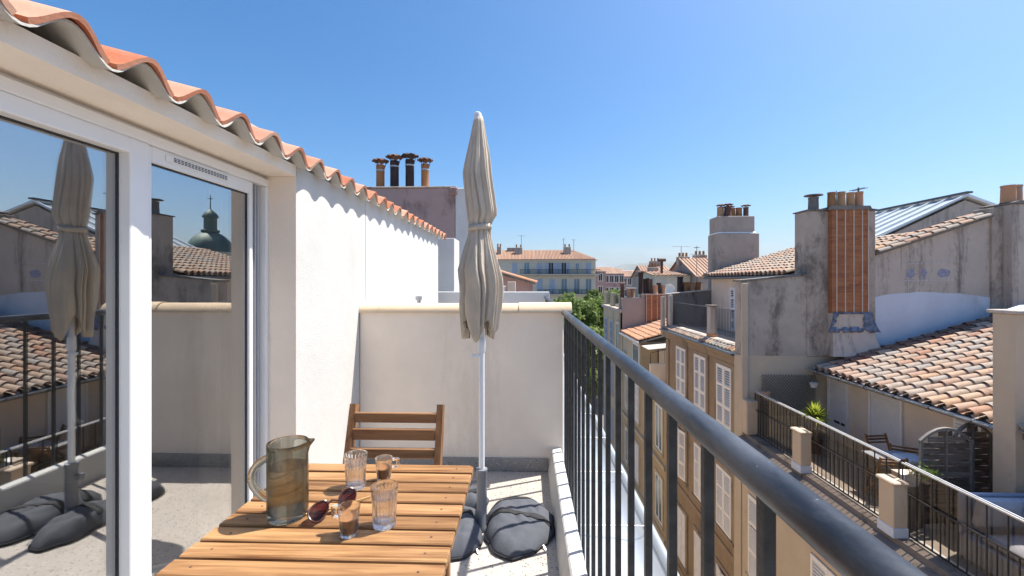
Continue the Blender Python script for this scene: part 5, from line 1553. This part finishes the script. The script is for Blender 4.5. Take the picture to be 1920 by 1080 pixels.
for z, xa in ((zb1, fx(975)), (zb2, fx(1008))):
    g = MB(); g.box(xa, x1+.9, FY-1.0, FY+.01, z-.18, z); b_ = g.build('balcony', M['far_cream'], F_)
    if z == zb1:
        g = MB()
        for k in range(34): xx = xa+.3+(x1-xa)*k/34; g.box(xx, xx+.2, FY-.8, FY, z-.5, z-.181)
        g.build('brackets', M['far_cream'], b_)
    rl = MB(); rl.box(xa, x1+.9, FY-1.0, FY-.94, z+.95, z+1.02); rl.box(xa, x1+.9, FY-1.0, FY-.94, z+.08, z+.13)
    k = 0; xx = xa
    while xx < x1+.9: rl.box(xx, xx+.035, FY-.99, FY-.95, z+.13, z+.95); xx += .17
    for k in range(9): q = xa+(x1-xa)*k/8; rl.box(q, q+.09, FY-1.01, FY-.93, z, z+1.06)
    rl.build('balcony_rail', M['black_iron'], b_)
def far_window(px, zb, zt, w, kind):
    xc = fx(px)
    g = MB(); g.box(xc-w/2-.15, xc+w/2+.15, FY-.05, FY+.01, zb, zt+.15); o = g.build('window', M['far_cream'], F_)
    if kind == 'closed':
        for s in (-1, 1): g = MB(); g.box(xc+(s-1)*w/4+.02, xc+(s+1)*w/4-.02, FY-.11, FY-.051, zb+.05, zt); g.build('shutter', M['shutter_blue'], o)
    else:
        g = MB(); g.box(xc-w/2, xc+w/2, FY-.08, FY-.051, zb+.05, zt); g.build('pane', M['dark'] if kind == 'open' else M['solar_glass'], o)
        g = MB(); g.box(xc-.06, xc+.06, FY-.10, FY-.081, zb+.05, zt); g.box(xc-w/2, xc-w/2+.09, FY-.10, FY-.081, zb+.05, zt); g.box(xc+w/2-.09, xc+w/2, FY-.10, FY-.081, zb+.05, zt); g.build('casement', M['shutter_blue'], o)
        if kind == 'open':
            for s in (-1, 1): g = MB(); g.box(xc+s*(w/2+.12) - (.62 if s < 0 else 0), xc+s*(w/2+.12) + (.62 if s > 0 else 0), FY-.13, FY-.055, zb+.05, zt); g.build('shutter', M['shutter_blue'], o)
for px, k in ((965,'closed'),(987.6,'glass'),(1011.7,'closed'),(1033,'open'),(1057,'open'),(1103,'closed')): far_window(px, zb1, 5.55, 1.15, k)
far_window(1082, 4.0, 5.4, .75, 'glass')
for px, k in ((1011.7,'closed'),(1035,'closed'),(1057.5,'glass'),(1081,'glass'),(1103,'glass')): far_window(px, zb2, 1.95, 1.25, k)
for px, w, z in ((934,1.0,7.4),(972,1.7,7.2),(1066,1.6,7.3)):
    g = MB(); g.cbox(fx(px)-w/2, fx(px)+w/2, FY+3, FY+4.2, z-.8, z+2.0, .04); c = g.build('chimney', M['cement'], rf)
    for q in (-.3,.3): g = MB(); g.cyl((fx(px)+q*w, FY+3.6, z+2.0), .18, .7, 10); g.build('flue_pot', M['pot_orange'], c, smooth=True)
g = MB(); g.box(fx(949), fx(967), FY+5, FY+7, 8.3, 9.3); g.build('roof_box', M['cement'], rf)

def antenna(label, x, y, z0, z1, arms, width=.9):
    t = thing('tv_antenna', label, 'antenna', (x, y, z0), 0, 'rooftop television antennas')
    g = MB(); g.tube([(x,y,z0),(x,y,z1)], .022*max(1,y/45), 6); g.build('mast', M['grey_iron'], t)
    g = MB(); r = .013*max(1,y/45)
    for (z, w, n, ang) in arms:
        d = Vector((math.cos(ang), math.sin(ang), 0)); e = Vector((-d.y, d.x, 0)); c = Vector((x,y,z))
        g.tube([c-d*w/2, c+d*w/2], r, 5)
        for k in range(n):
            p = c + d*(w*(k/(n-1)-.5)) if n > 1 else c; g.tube([p-e*.22, p+e*.22], r*.8, 5)
    g.build('elements', M['grey_iron'], t)
antenna('slim antenna with one long crossbar above the cream walled house', 14.05, 40.2, 1.9, 4.6, ((4.58,1.5,5,.15),))
antenna('antenna with a bent double head above the mauve wall', 14.75, 38.4, -.6, 4.5, ((4.35,.5,4,.9),(3.75,1.0,6,.1)))
antenna('thin antenna on the roof of the long cream building', fx(977), FY+4.4, 8.6, 12.2, ((12.0,1.8,4,.2),))
antenna('thin mast left of the chimney at the end of the long cream building', fx(1060), FY+5, 8.6, 11.4, ((11.3,.7,3,.2),))
antenna('thin mast near the hipped end of the long cream building', fx(1080), FY+5, 8.3, 11.2, ((11.1,1.2,3,.4),))
antenna('tiny mast standing on the flue tile chimney', 9.10, 12.3, 3.38, 3.98, ((3.93,.10,2,.2),))
dsh = thing('satellite_dish', 'pale satellite dish on the cream walled house', 'satellite dish', (12.7, 39.6, .2))
g = MB(); g.tube([(12.75,39.95,-.8),(12.75,39.6,.55)], .04, 8); g.build('bracket', M['galv'], dsh)
g = MB(); g.lathe([(.0,.0),(.22,.02),(.42,.09),(.52,.15),(.51,.17),(.40,.11),(.2,.04),(.0,.02)], (0,0,0), 24); 
g.build('dish', M['shutter'], dsh, smooth=40, world=Matrix.Translation((12.7,39.55,.65)) @ Matrix.Rotation(R(80),4,'X') @ Matrix.Rotation(R(-25),4,'Y'))
g = MB(); g.tube([(12.7,39.5,.2),(12.6,39.0,.45)], .02, 6); g.build('arm', M['galv'], dsh)
rc = thing('rooftop_flue', 'rusty T shaped metal flue on the cream walled house', 'flue', (12.9, 41.0, 2.1))
g = MB(); g.tube([(12.55,41,1.9),(12.55,41,3.4)], .13, 10); g.build('pipe', M['rust'], rc); g = MB(); g.tube([(12.2,41,3.4),(12.9,41,3.4)], .15, 10); g.build('tee_head', M['rust'], rc)
row = thing('flue_pot_row', 'row of clay flue pots on the parapet behind the roof terrace', 'chimney', (7.6, 20.3, .5))
g = MB(); g.cbox(6.9, 8.1, 20.0, 20.6, -1.3, .88, .02); g.build('stack', M['cement_dark'], row)
pots(row, [(7.05,20.3,.88,.14,.75,'soot'),(7.32,20.3,.88,.14,.5,'pot_orange'),(7.6,20.3,.88,.14,.5,'pot_pale'),(7.88,20.3,.88,.14,.5,'pot_orange')])

# left side: low pink house beyond the next terraces
ph = thing('pink_house', 'low pink house with sloping red tile roof beyond the white terrace wall', 'house', (-1.5, 17, STREET_Z))
g = MB(); g.prism([(-4.5,STREET_Z),(.22,STREET_Z),(.22,1.36),(-4.5,2.75)], 'y', 15.0, 20.5); g.build('wall', M['pink_wall'], ph)
g = MB(); sl = (1.36-2.75)/4.72; _, tg = tile_mesh('t', M['tile_orange'], .48, .2, .17, .075, .062, .014, 6)
for c in range(24):
    for r in range(13):
        x = .36 - r*.37; g.M = Matrix.Translation((x, 14.95+.235*c, 1.40+sl*(x-.22))) @ Matrix.Rotation(math.pi,4,'Z') @ Matrix.Rotation(-math.atan(-sl),4,'Y'); g.add(tg.v, tg.f)
g.M = None; g.build('roof_tiles', M['tile_orange'], ph, smooth=40, kind='stuff')
g = MB(); g.prism([(-4.6,2.76),(.30,1.36),(.30,1.30),(-4.6,2.70)], 'y', 14.7, 20.6); g.build('roof_deck', M['cement_dark'], ph)
for (xa, xb, zt, m, lab) in ((-.82,-.58,1.28,'smooth_white','short white post in front of the pink house'),(-.52,-.30,1.40,'cement_light','short grey post in front of the pink house')):
    g = MB(); g.cbox(xa, xb, 12.0, 12.3, -.1, zt, .01); g.build('post', M[m], None, label=lab, cat='post')
g = MB(); g.box(-3.4, .5, 9.3, 24, STREET_Z, -.05); g.build('neighbour_row', M['beige_facade'], None, label='lower walls of the neighbouring houses on the terrace side', cat='building')

# domed church (shows in the door glass)
ds = thing('dome', 'green domed church top with lantern and cross', 'church', (41.5, 60, STREET_Z))
g = MB(); g.lathe([(2.9,-18),(2.9,3.6),(3.1,3.7),(3.1,4.1)], (41.5,60,1.4), 24, True); g.build('drum', M['far_cream'], ds, smooth=True)
g = MB(); g.lathe([(2.85*math.cos(a), 4.1+2.9*math.sin(a)) for a in [math.pi/2*i/12*.92 for i in range(13)]], (41.5,60,1.4), 32); g.build('dome_shell', M['copper_green'], ds, smooth=True)
g = MB(); g.lathe([(1.1,6.9),(1.15,7.2),(.8,7.3),(.8,8.9),(1.0,9.0),(1.0,9.15),(.75,9.6),(.3,10.0),(.08,10.2),(.04,12.2)], (41.5,60,1.4), 20, True); g.build('lantern', M['copper_green'], ds, smooth=30)
g = MB(); g.box(41.1,41.9,59.97,60.03,13.0,13.08); g.build('cross_arm', M['black_iron'], ds)

# ------------------------------------------------------------------ trees
def tree(label, x, y, zb, ztop, rx, n, seed, mat='leaf', blobs=16, ls=.34):
    rnd = random.Random(seed)
    t = thing('plane_tree', label, 'tree', (x, y, zb), 0, 'street trees')
    h = ztop - zb; zc = zb + h*.62; rz = h*.38
    g = MB(); g.tube([(x,y,zb),(x+.1,y,zb+h*.25),(x-.1,y+.1,zb+h*.5),(x,y,zb+h*.75)], [.35,.28,.2,.08], 8)
    centers = []
    for k in range(blobs):
        a = rnd.uniform(0, 2*math.pi); u = rnd.uniform(-.75, .86); q = math.sqrt(1-u*u)*rnd.uniform(.45,.85)
        c = Vector((x+rx*q*math.cos(a), y+rx*q*math.sin(a), zc+rz*u*.92)); centers.append((c, rx*rnd.uniform(.24,.42)))
        s0 = Vector((x, y, zb+h*rnd.uniform(.3,.6))); g.tube([s0, (s0+c)/2+Vector((0,0,.3)), c], [.11,.07,.03], 5)
    g.build('trunk', M['bark'], t, smooth=True)
    g = MB()
    for k in range(n):
        c, r = centers[rnd.randrange(len(centers))]
        d = Vector((rnd.gauss(0,1), rnd.gauss(0,1), rnd.gauss(0,.8))).normalized()
        p = c + d*r*(rnd.random()**.33)*rnd.uniform(.85,1.15)
        nn = (d + Vector((rnd.gauss(0,.6), rnd.gauss(0,.6), rnd.gauss(.3,.6)))).normalized()
        a = nn.orthogonal().normalized(); b = nn.cross(a); w = rnd.uniform(0,6.28); a, b = a*math.cos(w)+b*math.sin(w), b*math.cos(w)-a*math.sin(w)
        s = ls*rnd.uniform(.6,1.25)
        g.add([tuple(p-a*s*.5), tuple(p+b*s*.38), tuple(p+a*s*.6), tuple(p-b*s*.38)], [(0,1,2,3)])
    g.build('crown', M[mat], t)
tree('large plane tree with rounded top in front of the cream apartment building', 4.6, 46, STREET_Z, .85, 3.6, 15000, 1, 'leaf', 26)
tree('broad dark tree touching the end of the handrail view', 7.6, 52, STREET_Z, .1, 3.4, 12000, 2, 'leaf', 22)
tree('tree half hidden at the corner of the apartment building', 10.2, 58, STREET_Z, .4, 3.4, 11000, 3, 'leaf', 20)
tree('low tree beside the yellow house with the roof piers', 3.6, 40.5, STREET_Z, -1.3, 3.3, 12000, 4, 'leaf', 18)
tree('pale tree standing before the pinkish block', 14.3, 76, STREET_Z, .9, 3.2, 6000, 5, 'leaf_light', 16, .5)
tree('small round tree against the corner of the apartment building', 13.6, 90, STREET_Z, 2.3, 2.3, 4000, 6, 'leaf', 12, .5)
tree('bright green tree behind the row of dark flue pots', 17.0, 72, STREET_Z, 1.9, 3.4, 6000, 7, 'leaf_light', 16, .5)
tree('bright green tree left of the satellite dish', 19.8, 74, STREET_Z, 1.7, 3.2, 6000, 8, 'leaf_light', 16, .5)
tree('tree crown peeping over the old tiled roof beside the chimney', 23.2, 42, STREET_Z, 4.75, 3.3, 9000, 9, 'leaf_light', 20, .32)

# ------------------------------------------------------------------ hills and haze
g = MB(); vs = []; fs = []; n = 90
for i in range(n+1):
    x = 700 + 5200*i/n
    px = 987 + 820*x/6000
    hgt = 30 + 235*min(1, max(0, (x-900)/420))**.7 + 26*noise.noise((x*.002,0,0)) + 10*noise.noise((x*.008,3,0)) + 35*max(0,min(1,(x-1500)/900))
    if x < 900: hgt = 10 + 20*(x-700)/200
    for (yy, q) in ((5200,0),(5500,.35),(5800,.75),(6000,1.0),(7200,.5),(8500,0)):
        vs.append((x, yy+60*noise.noise((x*.004,yy,0)), STREET_Z-5 + hgt*q + (14*noise.noise((x*.006,yy*.01,5)) if 0 < q < 1 else 0)))
for i in range(n):
    for j in range(5): a = i*6+j; fs.append((a, a+6, a+7, a+1))
g.add(vs, fs); struct('hills', g, M['hill'], smooth='all')
g = MB(); g.box(-3500, 6500, -60, 9000, STREET_Z-25, 330)
hz = bpy.data.materials.new('haze'); hz.use_nodes = True; nt = hz.node_tree; nt.nodes.clear()
ho = nt.nodes.new('ShaderNodeOutputMaterial'); hv = nt.nodes.new('ShaderNodeVolumePrincipled')
hv.inputs['Color'].default_value = (.80,.88,1.0,1); hv.inputs['Density'].default_value = .00008
nt.links.new(hv.outputs[0], ho.inputs['Volume'])
g.build('haze', hz, None, kind='stuff')
